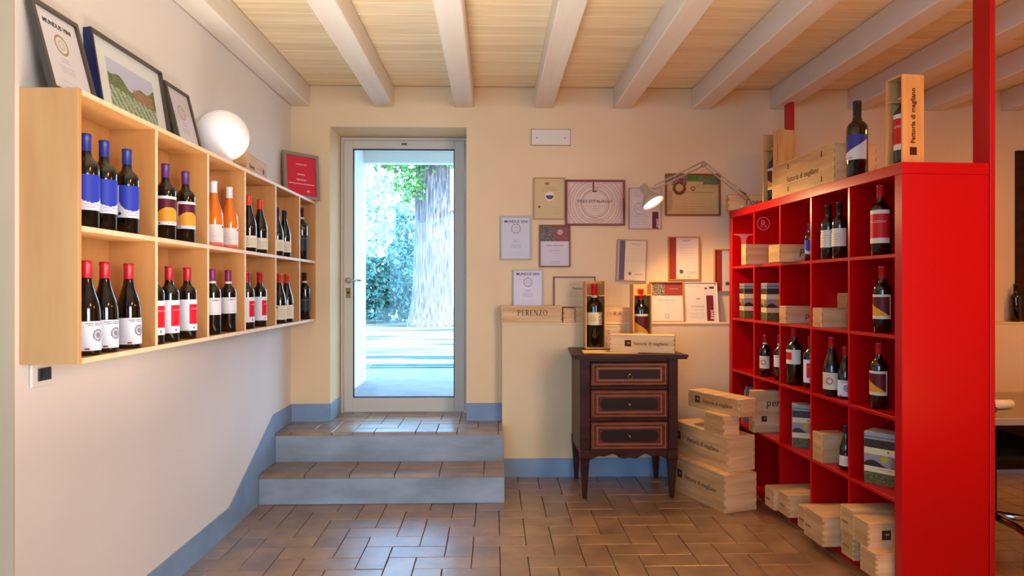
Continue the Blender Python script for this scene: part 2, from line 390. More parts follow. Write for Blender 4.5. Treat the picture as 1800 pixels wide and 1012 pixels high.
# ------------------------------------------------------------------ outside: porch, ground, pine, shrubs, house
M_out = mat('pale_exterior_plaster', (226, 224, 218), .9, .1)
M_pave = mat('pale_porch_paving', (146, 140, 142), .8, .2, rgb2=(132, 126, 128), scale=4)
M_grass = mat('shade_streaked_lawn', (150, 138, 118), .95, .1, rgb2=(62, 86, 78), scale=1.1, stretch=(.4, 1.9, 1), detail=8, contrast=(.46, .60))  # stretched dark tone paints tree shade streaks across the lawn
M_bark = mat('pale_pine_bark', (166, 150, 144), .9, .1, rgb2=(88, 76, 80), scale=5, stretch=(6, 6, .45), bump=1.0, bscale=7, detail=8)
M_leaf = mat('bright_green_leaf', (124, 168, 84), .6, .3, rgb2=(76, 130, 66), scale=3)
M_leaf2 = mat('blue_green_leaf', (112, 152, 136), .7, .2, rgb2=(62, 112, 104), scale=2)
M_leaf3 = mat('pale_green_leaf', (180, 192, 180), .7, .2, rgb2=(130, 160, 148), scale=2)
struct('ground', MB().box(-60, 60, 8.35, 90, LZ-.3, LZ-.02), M_grass)
g = struct('porch_floor', MB().box(-1.5, 4, 5.2, 8.2, LZ-.3, LZ-.02), M_pave)
MB().box(-60, 60, 8.2, 8.35, LZ-.3, LZ+.015, b=.01).build('kerb', M_pave, g)
px_ = atY(643, 500, 7.0).x
struct('wall_porch', MB().box(px_-.35, px_, 5.22, 7.0, LZ-.02, 2.72), M_out)
pr = MB().box(-1.9, 3.5, 5.22, 7.0, 2.715, 2.9); pr.box(-1.9, 3.5, 6.88, 7.0, 2.60, 2.75)
struct('trim_1', pr, M_out, label='pale porch roof slab above the glass door')
struct('drain_grate', MB().box(-1.5, 3, 8.06, 8.19, LZ-.02, LZ-.008), M_leaf2)
def leaves(n, centre, rad, size, m, name, p, flat=1.0, cut=None, kind='stuff'):
    c = rng.normal(size=(n, 3)); c /= np.linalg.norm(c, axis=1)[:, None]; c *= (rng.random((n, 1))**.45)
    c *= 1+.35*np.sin(c[:, :1]*7+centre[0])*np.cos(c[:, 2:]*6)
    c = c*np.array(rad)+np.array(centre)
    if cut is not None: c = c[c[:, 2] > cut]
    n = len(c); a = rng.normal(size=(n, 3)); a /= np.linalg.norm(a, axis=1)[:, None]; b = np.cross(a, rng.normal(size=(n, 3))); b /= np.linalg.norm(b, axis=1)[:, None]
    s = size*(.6+.8*rng.random((n, 1)))
    v = np.stack([c-a*s, c-b*s*.45, c+a*s, c+b*s*.45], 1).reshape(-1, 3)
    f = np.arange(4*n).reshape(-1, 4)
    me = bpy.data.meshes.new(name); me.vertices.add(4*n); me.vertices.foreach_set('co', v.ravel())
    me.loops.add(4*n); me.loops.foreach_set('vertex_index', f.ravel().astype(np.int32)); me.polygons.add(n)
    me.polygons.foreach_set('loop_start', np.arange(n, dtype=np.int32)*4); me.update(calc_edges=True); me.materials.append(m)
    o = link(name, me, p); 
    if kind: o['kind'] = kind
    return o
# pine trunk with ridged bark
base = atY(757, 575, 17.0); TX = base.x
tr = empty('pine_tree', (TX, 17, LZ-.02), label='large pine with thick furrowed pale bark outside the glass door', cat='tree')
seg, rows = 180, 70; vs = []; fs = []
ph = rng.random(24)*6.28
for i in range(rows+1):
    z = -.1+12.0*(i/rows)**1.3; r0 = .44+.15*math.exp(-max(z, 0)/.45)-.010*z
    for k_ in range(seg):
        a = 2*PI*k_/seg
        wob = a*15+.9*math.sin(z*1.7+a*2)+.5*math.sin(z*4.1+ph[k_ % 24]*.2)
        r = r0*(1+.075*abs(math.sin(wob))**.6+.03*math.sin(a*5+z)+.02*rng.random())
        vs.append((r*math.cos(a)+.018*z, r*math.sin(a), z))
for i in range(rows):
    for k_ in range(seg): fs.append((i*seg+k_, i*seg+(k_+1) % seg, (i+1)*seg+(k_+1) % seg, (i+1)*seg+k_))
MB().add(vs, fs, 0, True).build('trunk', M_bark, tr)
leaves(2600, (-.2, -.5, 4.25), (2.3, 1.3, .38), .085, M_leaf, 'foliage', tr)
leaves(420, (-.45, -.7, 3.5), (.4, .4, .5), .06, M_leaf, 'low_foliage', tr)
leaves(5000, (-.5, .5, 13.0), (4.5, 3.5, 2.2), .16, M_leaf, 'crown', tr)
def shrub(x, y_, r, m, label, n, size, z=.0):
    t = empty('shrub', (x, y_, LZ-.02), label=label, cat='shrub', group=None)
    leaves(n, (0, 0, r[2]*.9+z), r, size, m, 'foliage', t, cut=.0)
    MB().tube([(0, 0, 0), (.05, 0, r[2]*.6), (0, .1, r[2]*1.2)], [.09, .06, .03]).build('stem', M_bark, t)
p1 = atY(680, 500, 19); shrub(p1.x-.05, 19, (1.25, .8, 1.05), M_leaf2, 'dense blue green shrub low behind the left of the pine trunk', 5200, .075)
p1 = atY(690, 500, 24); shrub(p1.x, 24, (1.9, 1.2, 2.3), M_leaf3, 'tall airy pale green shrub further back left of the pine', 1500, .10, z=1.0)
p1 = atY(712, 500, 21); shrub(p1.x, 21, (.5, .5, 1.9), M_leaf2, 'slim dark green shrub right against the left of the pine trunk', 2200, .08)
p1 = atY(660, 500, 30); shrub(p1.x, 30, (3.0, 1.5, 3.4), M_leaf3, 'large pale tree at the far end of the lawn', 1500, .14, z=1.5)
hs = empty('farm_house', (0, 0, 0), label='pale pinkish farm house wall seen far behind the pine trunk', cat='house')
hx0 = atY(722, 500, 34).x
MB().box(hx0, hx0+14, 34, 40, LZ-.02, 5.2).build('wall', mat('pinkish_render', (236, 214, 200), .9, .1), hs)
MB().prism([(33.6, 5.2), (40.4, 5.2), (37, 6.6)], hx0-.3, hx0+14.3, 'x').build('roof', mat('terracotta_roof', (190, 130, 110), .8, .2), hs)
for i in range(4): MB().box(hx0+.2, hx0+13.8, 33.95, 34.0, 1.3+i*1.0, 1.35+i*1.0).build('moulding', M_out, hs)

# ------------------------------------------------------------------ bottles
def bordeaux(H=.30, r=.0385):
    return [(.001, .004), (.02, .003), (r-.004, 0), (r, .004), (r, .19), (r*.97, .2), (r*.80, .213), (r*.52, .222), (.0165, .232), (.0148, .245), (.0145, .29), (.0155, .291), (.0155, .298), (.013, .30), (.001, .30)]
def burgundy(r=.041):
    return [(.001, .004), (.02, .003), (r-.004, 0), (r, .004), (r, .125), (r*.97, .145), (r*.86, .17), (r*.66, .195), (r*.48, .22), (.0165, .24), (.0148, .25), (.0145, .29), (.0155, .291), (.0155, .298), (.013, .30), (.001, .30)]
WHT = (226, 220, 222)
def art_label(kind, w, h):
    a = Art(w, h, WHT, .0028)
    if kind == 'blue':
        a.a[:] = (214, 212, 226); r = np.hypot((a.U-.56)/.42, np.maximum(0, .55-a.V)/.34); a.a[(r < 1)] = (44, 58, 172)
        a.rect(0, .045, 0, 1, (230, 230, 238)); a.disc(.16, .12, .05, (50, 30, 40)); a.lines(.3, .9, .08, .16, 2, (120, 120, 150))
    elif kind == 'bluebig':
        a.a[:] = (222, 214, 198); k = a.V > .28+.62*(a.U-.1)**1.4*(a.U > .1); a.a[k] = (60, 58, 140); a.lines(.1, .5, .06, .1, 2, (110, 100, 100))
    elif kind == 'sunset':
        a.rect(.08, .92, .13, .90, (88, 22, 38)); k = (a.V > .13) & (a.V < .62-1.1*(a.U-.5)**2) & (a.U > .08) & (a.U < .92); a.a[k] = (226, 152, 44); a.disc(.15, .06, .03, (60, 30, 40)); a.lines(.4, .8, .05, .06, 1, (90, 80, 80))
    elif kind == 'sunset2':
        a.a[:] = (220, 206, 176); a.rect(.08, .92, .13, .90, (92, 24, 26)); k = (a.V > .13) & (a.V < .70-.62*a.U) & (a.U > .08) & (a.U < .92); a.a[k] = (222, 150, 30)
    elif kind == 'rose':
        a.a[:] = (226, 216, 214); a.rect(0, 1, 0, .13, (226, 120, 110)); a.disc(.75, .9, .06, (50, 40, 40)); a.lines(.2, .8, .4, .7, 4, (196, 180, 180))
    elif kind == 'cream':
        a.a[:] = (222, 214, 190); a.disc(.15, .86, .09, (50, 30, 30)); a.lines(.15, .85, .25, .7, 4, (150, 140, 120))
    elif kind == 'circle':
        a.a[:] = (214, 216, 228); a.disc(.72, .52, .21, (130, 130, 140)); a.disc(.72, .52, .15, (190, 192, 204), r0=.10); a.lines(.35, .95, .86, .93, 2, (60, 60, 70)); a.rect(.36, .47, .04, .10, (150, 40, 50))
    elif kind == 'redsq':
        a.a[:] = (222, 222, 230); a.rect(.42, .97, .22, .86, (206, 22, 44)); a.lines(.5, .95, .70, .72, 2, (240, 180, 180)); a.disc(.62, .09, .03, (70, 30, 40))
    elif kind == 'redsql':
        a.a[:] = (224, 216, 196); a.rect(.06, .55, .30, .80, (206, 26, 30))
    elif kind == 'plain':
        a.a[:] = (216, 216, 222); a.lines(.3, .75, .84, .86, 2, (60, 60, 60)); a.lines(.1, .9, .12, .13, 1, (180, 180, 180))
    elif kind == 'redband':
        a.a[:] = (232, 216, 196); a.rect(0, 1, .17, .87, (206, 26, 24)); a.lines(.1, .9, .62, .66, 2, (240, 190, 170), alpha=.8)
    elif kind == 'dark':
        a.a[:] = (34, 34, 36); a.lines(.1, .9, .2, .8, 6, (90, 90, 90)); a.rect(.2, .8, .78, .80, (120, 120, 120))
    elif kind == 'pattern':
        a.a[:] = (222, 208, 172); a.disc(.38, .5, .28, (212, 190, 120)); a.noise(.66, 1, 0, 1, [(190, 170, 160), (120, 80, 90), (225, 210, 180)])
    elif kind == 'scribble':
        a.a[:] = (218, 206, 180); a.disc(.55, .5, .22, (180, 120, 110), r0=.12); a.lines(.1, .6, .3, .8, 5, (150, 130, 110))
    return a.a
CAPC = {'blue': (36, 50, 130), 'purple': (92, 44, 112), 'white': (214, 214, 220), 'orange': (214, 62, 30), 'navy': (30, 36, 60), 'red': (178, 20, 44),
        'magenta': (130, 30, 90), 'maroon': (70, 20, 34), 'black': (16, 16, 18), 'cred': (196, 22, 26)}
BK = {  # body, capsule colour, label kind, z0, z1, white band, description
 'blue': ('bx', 'blue', 'blue', .055, .168, 0), 'sunset': ('bx', 'purple', 'sunset', .056, .170, 0), 'rose': ('bgr', 'white', 'rose', .008, .10, 0),
 'orange': ('bg', 'orange', 'cream', .022, .085, 0), 'navy': ('bg', 'navy', 'cream', .03, .10, 0), 'dark': ('bx', 'maroon', 'dark', .05, .14, 1),
 'circle': ('bg', 'red', 'circle', .015, .108, 0), 'redsq': ('bx', 'red', 'redsq', .034, .165, 0), 'plain': ('bx', 'magenta', 'plain', .09, .168, 1),
 'orange2': ('bg', 'orange', 'cream', .022, .108, 0), 'redband': ('bx', 'cred', 'redband', .052, .192, 0), 'sunset2': ('bx', 'cred', 'sunset2', .062, .172, 0),
 'pattern': ('bx', 'cred', 'pattern', .105, .165, 1), 'bluebig': ('bx', 'black', 'bluebig', .068, .165, 0), 'creambx': ('bx', 'black', 'cream', .065, .16, 0),
 'scribble': ('bg', 'cred', 'scribble', .035, .12, 0), 'scribblebx': ('bx', 'cred', 'scribble', .06, .15, 1), 'redsql': ('bx', 'cred', 'redsql', .11, .185, 0),
 'blank': ('bx', 'black', None, 0, 0, 0)}
_bm = {}
def bottle_meshes(k):
    if k in _bm: return _bm[k]
    body, cap, lab, z0, z1, band = BK[k]
    prof = bordeaux() if body == 'bx' else burgundy(); r = .0385 if body == 'bx' else .041
    res = [('glass_body', MB().lathe(prof, 28).mesh('glass_body', M_rose if body == 'bgr' else M_glassb))]
    cz = .245
    cm = mat('capsule_'+cap, CAPC[cap], .35, .5)
    res.append(('capsule', MB().lathe([(.0149, cz), (.0156, cz+.001), (.0154, .29), (.0165, .2905), (.0165, .2995), (.0145, .3012), (.001, .3012)], 20).mesh('capsule', cm)))
    if band: res.append(('neck_band', MB().lathe([(.0162, cz-.012), (.0162, cz)], 20, cap=False).mesh('neck_band', mat('white_paper', (222, 216, 214), .6, .2))))
    if lab:
        ha = math.radians(78); w = 2*ha*r
        res.append(('label', print_grid(w, z1-z0, art_label(lab, w, z1-z0), wrap=(r+.0006, ha))))
    _bm[k] = [(n, m, z0 if n == 'label' else 0) for n, m in res]; return _bm[k]
def bottle(k, loc, H, rz, label, group=None, name='wine_bottle'):
    t = empty(name, loc, rz, label, 'bottle', group, scale=H/.30)
    for n, m, z in bottle_meshes(k): link(n, m, t, (0, 0, z))
    return t

# ------------------------------------------------------------------ crates
def teeth(L, h, n, t, start):
    """panel outline L x h with finger joints on both ends; start=0: the panel owns the even fingers"""
    s = h/n; left = []; right = []
    for i in range(n):
        own = (i % 2 == start); xl = 0 if own else t; z0, z1 = i*s, (i+1)*s
        right += [(L-xl, z0), (L-xl, z1)]; left += [(xl, z0), (xl, z1)]
    return right+left[::-1]
def crate(label, loc, rz, L, D, H, marks=(), lid=True, n=9, t=.009, name='wine_crate', cat='wooden box', group=None, lid_open=0.0, floor_z=0):
    """origin at the front-left-bottom corner; length L along +x, depth D along +y"""
    c = empty(name, loc, rz, label, cat, group)
    HB = H-.008 if lid else H
    MB().prism(teeth(L, HB, n, t, 0), 0, t, 'y').build('front_panel', M_pine, c)
    MB().prism(teeth(L, HB, n, t, 0), D-t, D, 'y').build('back_panel', M_pine, c)
    MB().prism(teeth(D, HB, n, t, 1), 0, t, 'x').build('end_panel', M_pinee, c)
    MB().prism(teeth(D, HB, n, t, 1), L-t, L, 'x').build('end_panel', M_pinee, c)
    MB().box(t, L-t, t, D-t, .001, .008).build('bottom_panel', M_pine, c)
    if lid:
        o = MB().box(0, L, 0, D, 0, .0075, b=.0015).build('lid', M_pine, c, (lid_open, 0, HB+.0003))
    for mk in marks:
        kind, face, a, z, s = mk[:5]
        if face == 'front': P = lambda a, z: (a, -.0006, z); R = (PI/2, 0, 0)
        elif face == 'left': P = lambda a, z: (-.0006, D-a, z); R = (PI/2, 0, -PI/2)
        elif face == 'right': P = lambda a, z: (L+.0006, a, z); R = (PI/2, 0, PI/2)
        if kind == 'logo':
            o = MB().box(-s/2, s/2, 0, .0006, -s/2, s/2).build('printed_mark', M_ink, c, P(a, z), (0, 0, R[2]))
            MB().box(-s*.12, s*.30, -.0005, 0, -s*.02, s*.12).build('mark_detail', M_pine, o); MB().box(-.08*s, .02*s, -.0005, 0, -.36*s, .34*s).build('mark_detail', M_inkl, o)
        elif kind == 'vtext':
            text('lettering', mk[5], s, M_ink, c, P(a, z), (PI/2, -PI/2, 0), off=.0006)
        else:
            text('lettering', mk[5], s, M_inkl if len(mk) < 7 else mk[6], c, P(a, z), R, off=.0002+s*.008, shear=.12 if len(mk) < 8 else 0)
    return c
# serif capitals drawn as strokes for the PERENZO crate
def serif_word(word, h, p, loc, m):
    w_ = {'P': .62, 'E': .6, 'R': .68, 'N': .78, 'Z': .66, 'O': .8}; x = 0; mb = MB(); T = .13*h; t = .055*h
    def bar(x0, z0, x1, z1, th):
        d = Vector((x1-x0, z1-z0)); n = Vector((-d.y, d.x)).normalized()*th/2
        mb.prism([(x0+n.x, z0+n.y), (x0-n.x, z0-n.y), (x1-n.x, z1-n.y), (x1+n.x, z1+n.y)], 0, .0005, 'y')
    def arc(cx, cz, rx, rz, a0, a1, n=12, thick=True):
        for i in range(n):
            u0, u1 = a0+(a1-a0)*i/n, a0+(a1-a0)*(i+1)/n; um = (u0+u1)/2
            bar(cx+rx*math.cos(u0), cz+rz*math.sin(u0), cx+rx*math.cos(u1), cz+rz*math.sin(u1), t+(T-t)*abs(math.cos(um)))
    for ch in word:
        W_ = w_[ch]*h; s = x+.10*h
        if ch in 'PRE': bar(s, 0, s, h, T); bar(s-.1*h, t/2, s+.12*h, t/2, t); bar(s-.1*h, h-t/2, s+.1*h, h-t/2, t)
        if ch in 'PR': arc(s, .74*h, .40*h, .24*h, -PI/2, PI/2)
        if ch == 'R': bar(s+.12*h, .5*h, s+.48*h, 0, T)
        if ch == 'E':
            for zz in (t/2, .5*h, h-t/2): bar(s, zz, s+.40*h, zz, t)
            bar(s+.4*h, 0, s+.4*h, .18*h, t); bar(s+.4*h, .82*h, s+.4*h, h, t)
        if ch == 'N': bar(s, 0, s, h, t); bar(s, h, s+.55*h, 0, T); bar(s+.55*h, 0, s+.55*h, h, t); bar(s-.1*h, t/2, s+.1*h, t/2, t); bar(s+.45*h, h-t/2, s+.65*h, h-t/2, t); bar(s-.1*h, h-t/2, s+.05*h, h-t/2, t)
        if ch == 'Z': bar(s-.02*h, h-t/2, s+.46*h, h-t/2, t); bar(s+.42*h, h, s, 0, T); bar(s, t/2, s+.5*h, t/2, t); bar(s+.5*h, 0, s+.5*h, .18*h, t); bar(s-.02*h, .82*h, s-.02*h, h, t)
        if ch == 'O': arc(s+.3*h, .5*h, .34*h, .48*h, 0, 2*PI, 20)
        x += W_+.12*h
    return mb.build('lettering', m, p, loc)

# ------------------------------------------------------------------ wall shelf on the left
SX = -1.259; SY0, SY1 = 2.058, 4.755; SZ0, SZ1, SZM = 1.083, 1.922, 1.497; T = .018
shelf = empty('wall_shelf', (WX, SY0, SZ0), label='long pale plywood wall shelf of twelve open compartments holding wine bottles', cat='shelf')
D = SX-WX; LY = SY1-SY0; HZ = SZ1-SZ0
MB().box(0, D, 0, T, 0, HZ, b=.001).build('side_panel', M_ply, shelf)
MB().box(0, D, LY-T, LY, 0, HZ, b=.001).build('side_panel', M_ply, shelf)
MB().box(0, .006, T, LY-T, T, HZ-T).build('back_panel', M_ply, shelf)
MB().box(.0, D, T, LY-T, HZ-T, HZ, b=.001).box(D, D+.0012, T, LY-T, HZ-T+.001, HZ-.001, 1).build('top_panel', [M_plyh, M_plye], shelf)
MB().box(.0, D, T, LY-T, 0, T, b=.001).box(D, D+.0012, T, LY-T, .001, T-.001, 1).build('bottom_panel', [M_plyh, M_plye], shelf)
MB().box(.006, D, T, LY-T, SZM-SZ0-T/2, SZM-SZ0+T/2, b=.001).box(D, D+.0012, T, LY-T, SZM-SZ0-T/2+.001, SZM-SZ0+T/2-.001, 1).build('middle_shelf', [M_plyh, M_plye], shelf)
dys = [atX(p, 500, SX).y for p in (275, 366, 431, 485, 527)]
for y_ in [q_-SY0 for q_ in dys]:
    MB().box(.006, D-.0005, y_-T/2, y_+T/2, T, SZM-SZ0-T/2).box(D-.0005, D+.001, y_-T/2+.001, y_+T/2-.001, T, SZM-SZ0-T/2, 1).build('divider', [M_ply, M_plye], shelf)
    MB().box(.006, D-.0005, y_-T/2, y_+T/2, SZM-SZ0+T/2, HZ-T).box(D-.0005, D+.001, y_-T/2+.001, y_+T/2-.001, SZM-SZ0+T/2, HZ-T, 1).build('divider', [M_ply, M_plye], shelf)
up, lo = SZM+T/2+.0005, SZ0+T+.0005
BX = -1.304
lb = [  # px, row z, kind, H, label, x
 (151, up, 'blue', .30, 'wine bottle with blue label, half hidden by the near end panel of the wall shelf'),
 (183, up, 'blue', .30, 'middle of the three blue labelled bottles in the top left wall shelf compartment'),
 (223, up, 'blue', .30, 'rightmost of the three bottles with blue and white labels on the wall shelf'),
 (291, up, 'sunset', .30, 'left of the two purple capped bottles with maroon and orange labels, upper wall shelf'),
 (326, up, 'sunset', .30, 'right of the two purple capped bottles with maroon and orange labels, upper wall shelf'),
 (375.5, up, 'rose', .305, 'left of the two amber rose wine bottles with white caps on the wall shelf'),
 (403, up, 'rose', .305, 'right of the two amber rose wine bottles with white caps on the wall shelf'),
 (437, up, 'orange', .30, 'orange capped dark bottle partly behind the divider, upper row beside the rose wine'),
 (457, up, 'orange', .30, 'fully visible orange capped dark bottle right of the rose wine, upper row'),
 (486.5, up, 'navy', .29, 'navy capped slim bottle mostly behind the divider, fifth upper compartment'),
 (500, up, 'navy', .29, 'navy capped slim bottle with white label standing clear, fifth upper compartment'),
 (152, lo, 'circle', .30, 'red capped sloping shoulder bottle half hidden by the near end panel, bottom row'),
 (184, lo, 'circle', .30, 'middle red capped bottle with round grey emblem on its white label, bottom row'),
 (226, lo, 'circle', .30, 'right red capped bottle with grey emblem label in the first bottom compartment'),
 (270, lo, 'redsq', .30, 'bottle with red square label almost hidden behind the first divider, bottom row'),
 (297, lo, 'redsq', .30, 'left of the two fully visible bottles with large red square labels, bottom row'),
 (329, lo, 'redsq', .30, 'right of the two fully visible bottles with large red square labels, bottom row'),
 (373, lo, 'plain', .30, 'magenta capped bottle with plain white label against the divider, bottom row'),
 (401, lo, 'plain', .30, 'magenta capped bottle with plain white label standing clear, bottom row'),
 (434, lo, 'redsq', .30, 'red square labelled bottle cut off by the divider, fourth bottom compartment'),
 (456.5, lo, 'redsq', .30, 'red square labelled bottle standing clear, fourth bottom compartment'),
 (491, lo, 'orange2', .30, 'left of two orange capped bottles with white labels, fifth bottom compartment'),
 (504, lo, 'orange2', .30, 'right of two orange capped bottles with white labels, fifth bottom compartment'),
]
prevY = -9
for px, z, k, H, lab in lb:
    p = atX(px, 500, BX); y_ = p.y
    r = (.0385 if BK[k][0] == 'bx' else .041)*H/.30
    for dv in [SY0+T/2]+dys:     # stand clear of the dividers
        if abs(y_-dv) < r+T/2+.002: y_ = dv+(r+T/2+.002)*(1 if y_ >= dv-.02 else -1)
    if y_-prevY < 2*r+.002 and y_ > prevY-.01 and prevY > 0: y_ = prevY+2*r+.002
    if px in (151, 152): prevY = -9
    prevY = y_
    bottle(k, (BX, y_, z), H, math.radians(47), lab, 'bottles on the wall shelf')
bottle('dark', (-1.315, 4.60, up), .355, math.radians(30), 'large black embossed magnum bottle in the last upper wall shelf compartment', 'bottles on the wall shelf')
bottle('plain', (-1.375, 4.50, lo), .29, math.radians(45), 'dark bottle with white label left in the last bottom compartment of the wall shelf', 'bottles on the wall shelf')
bottle('dark', (-1.31, 4.66, lo), .32, math.radians(30), 'dark grey labelled bottle at the very end of the bottom row by the corner', 'bottles on the wall shelf')

# ------------------------------------------------------------------ frames
GREY = (120, 120, 128)
def frame(name, label, loc, rz, w, h, b, colour, art, tilt=0.0, depth=.018, glass=True, side=None, cat='framed certificate', group=None, mount=None, extra=()):
    """origin at the bottom centre of the front, faces local -Y; tilt leans the top back"""
    f = empty(name, loc, rz, label, cat, group)
    f.rotation_euler = (-tilt, 0, rz)
    fm = colour
    MB().ring(-w/2, w/2, 0, h, b, 0, depth).build('frame_moulding', fm, f)
    if side: MB().box(-w/2-.0015, -w/2, .001, depth, 0, h).build('frame_side', side, f)
    MB().box(-w/2+b*.5, w/2-b*.5, depth*.55, depth*.9, b*.5, h-b*.5).build('backing', mat('brown_board', (120, 90, 60), .8, .2), f)
    link('print', print_grid(w-2*b, h-2*b, art, y=0), f, (0, depth*.5, b))
    if glass: MB().box(-w/2+b, w/2-b, .0035, .0045, b, h-b).build('glass_pane', M_fglass, f)
    for (s, x, z, size, m) in extra: text('lettering', s, size, m, f, (x, depth*.5-.0006, z), align='CENTER', off=.0003)
    return f
def mat_c(n, c, r=.4, s=.4, **k): return mat(n, c, r, s, **k)
M_fblack = mat('dark_bronze_frame', (70, 60, 48), .35, .5); M_navy = mat('navy_frame_side', (24, 34, 78), .4, .4)
M_fgold = mat('gilt_wood_frame', (190, 118, 44), .4, .5); M_fred = mat('dark_red_frame', (112, 18, 16), .35, .5)
M_fsil = mat('silver_frame', (176, 172, 164), .35, .5); M_fbrown = mat('brown_wood_frame', (130, 68, 26), .4, .4)
M_fpale = mat('pale_gilt_frame', (172, 134, 80), .4, .4); M_red_ink = mat('red_ink', (150, 40, 40), .7, .2); M_wink = mat('white_ink', (230, 190, 190), .7, .2)
M_dink = mat('dark_ink', (46, 42, 44), .7, .2)
def A_medal(w, h, bgc=(222, 218, 222), ring=(170, 140, 90), v=.62, r=.13, c=.003):
    a = Art(w, h, bgc, c); a.disc(.5, v, r, ring, r0=r*.78); a.disc(.5, v, r*.5, (200, 190, 180), r0=r*.3)
    a.lines(.38, .62, .40, .44, 2, (110, 104, 110)); a.lines(.28, .72, .26, .34, 4, (150, 146, 156)); a.lines(.2, .8, .08, .14, 2, (176, 172, 180)); return a.a
w, h = .235, .295
frame('picture_frame', 'dark bronze framed diploma with gold ring, first on top of the wall shelf', (-1.335, 2.185, 1.9225), math.radians(90), w, h, .015, M_fblack,
      A_medal(w-.03, h-.03, c=.0022), tilt=math.radians(14.5), extra=[('MUNDUS VINI', 0, .234, .022, M_dink)], group='frames on the wall shelf')
w, h = .50, .31
a = Art(w-.016, h-.016, (226, 230, 226), .0025)
k = (a.U > .17) & (a.U < .86) & (a.V > .04) & (a.V < .80); a.a[k] = (196, 200, 220)
hill = .52+.06*np.sin(a.U*9)+.04*np.sin(a.U*23)
k2 = k & (a.V < hill+.06); a.a[k2] = (112, 128, 78); r_ = rng.random(a.U.shape); a.a[k2 & (r_ < .35)] = (82, 104, 60); a.a[k2 & (r_ > .85)] = (168, 160, 110)
k3 = k & (a.V < .45-.12*(a.U-.2)); a.a[k3] = (170, 184, 150); a.a[k3 & (np.sin((a.U*1.2+a.V*.6)*70+r_*2) > .1)] = (104, 132, 88); a.a[k3 & (r_ > .88)] = (214, 214, 190)
k4 = k & (a.U > .52) & (a.U < .82) & (a.V > .40) & (a.V < .55); a.a[k4 & (r_ < .6)] = (176, 112, 96)
frame('picture_frame', 'framed watercolour of a vineyard with navy frame side on the wall shelf', (-1.358, 2.622, 1.9225), math.radians(90), w, h, .008, M_fblack,
      a.a, tilt=math.radians(9), depth=.032, side=M_navy, cat='framed picture', group='frames on the wall shelf')
w, h = .232, .285
frame('picture_frame', 'small dark framed diploma beside the white globe lamp on the wall shelf', (-1.33, 2.995, 1.9225), math.radians(91), w, h, .012, M_fblack,
      A_medal(w-.024, h-.024, (206, 200, 206), (160, 150, 150)), tilt=math.radians(14), group='frames on the wall shelf')
w, h = .275, .315
a = Art(w-.044, h-.044, (206, 44, 62)); a.lines(.3, .7, .78, .80, 2, (240, 190, 195), alpha=.9); a.rect(.36, .62, .52, .56, (236, 160, 170)); a.lines(.3, .7, .38, .42, 3, (240, 190, 195), alpha=.9)
a.lines(.06, .94, .295, .30, 2, (244, 200, 205), ragged=0, alpha=.9); a.rect(.66, .76, .10, .15, (236, 150, 165))
f = frame('picture_frame', 'red certificate in a grey frame leaning in the corner on the wall shelf end', (-1.298, 4.585, 1.9225), math.radians(50), w, h, .022, mat('grey_frame', (140, 128, 116), .4, .4),
      a.a, tilt=math.radians(4), group='frames on the wall shelf')
# opal globe lamp
g = empty('globe_lamp', (-1.309, 3.265, 1.9225), label='round white opal globe lamp standing on the wall shelf', cat='lamp')
R_ = .121
MB().lathe([(R_*math.sin(t_), .006+R_-R_*math.cos(t_)) for t_ in [.02+i*(PI-.04)/28 for i in range(29)]], 40).build('opal_globe', M_globe, g)
MB().lathe([(.045, 0), (.045, .008), (.03, .012), (.03, 0)], 24, cap=False).build('base_ring', M_white, g)
# pale wooden case lying on the shelf
crate('flat pale wooden case with dark marks lying on the wall shelf right of the globe', (-1.285, 3.50, 1.9225), math.radians(94), .40, .12, .105,
      [('text', 'front', .06, .03, .03, 'Fattoria', M_inkl), ('logo', 'front', .33, .05, .025)], n=5, group='wooden boxes')

def wframe(label, r, b, colour, art, Y=None, extra=(), rot=0.0, **kw):
    x0, y0, x1, y1 = r; Y = YB-.02 if Y is None else Y
    a0 = atY(x0, y1, Y); a1 = atY(x1, y0, Y); w, h = a1.x-a0.x, a1.z-a0.z
    f = frame(kw.pop('name', 'picture_frame'), label, ((a0.x+a1.x)/2, Y, a0.z), 0, w, h, b, colour, art(w-2*b, h-2*b), extra=[(s, x*w, z*h, sz, m) for s, x, z, sz, m in extra], group='certificates on the back wall', **kw)
    f.rotation_euler.y = rot
    return f
def a1(w, h):
    a = Art(w, h, (206, 180, 130)); a.disc(.52, .56, .12, (226, 210, 190)); a.disc(.52, .58, .10, (78, 62, 100), half='low'); a.rect(.36, .50, .84, .90, (150, 110, 90))
    a.lines(.2, .8, .70, .78, 3, (150, 110, 80)); a.lines(.25, .9, .12, .28, 4, (176, 146, 100)); a.disc(.16, .29, .03, (80, 60, 60)); return a.a
wframe('cream certificate with a purple bowl emblem in thin gilt frame, upper left', (938, 312, 993, 385), .006, M_fpale, a1)
def a2(w, h):
    a = Art(w, h, (214, 192, 174), .0026); a.a[(a.U < .06) | (a.U > .95) | (a.V > .96)] = (214, 168, 156)
    for r in (.30, .42, .47, .55, .61, .68): a.disc(.5, .48, r, (172, 144, 122), r0=r-.014)
    a.disc(.5, .48, .34, (150, 110, 92), r0=.325); a.rect(.455, .48, .78, .99, (96, 30, 30)); a.rect(.455, .53, .76, .79, (70, 40, 40)); a.rect(.50, .56, .84, .87, (170, 130, 120))
    a.lines(.28, .72, .40, .42, 2, (140, 110, 96)); a.lines(.4, .6, .32, .36, 2, (150, 120, 106)); a.lines(.35, .65, .105, .11, 1, (70, 50, 46), alpha=.9); return a.a
wframe('wide certificate with concentric rings in a dark red frame, upper row', (994, 316, 1099, 396), .014, M_fred, a2, extra=[("VINO D'ITALIA", -.07, .50, .030, M_dink), ('2007', .22, .50, .026, M_red_ink)])
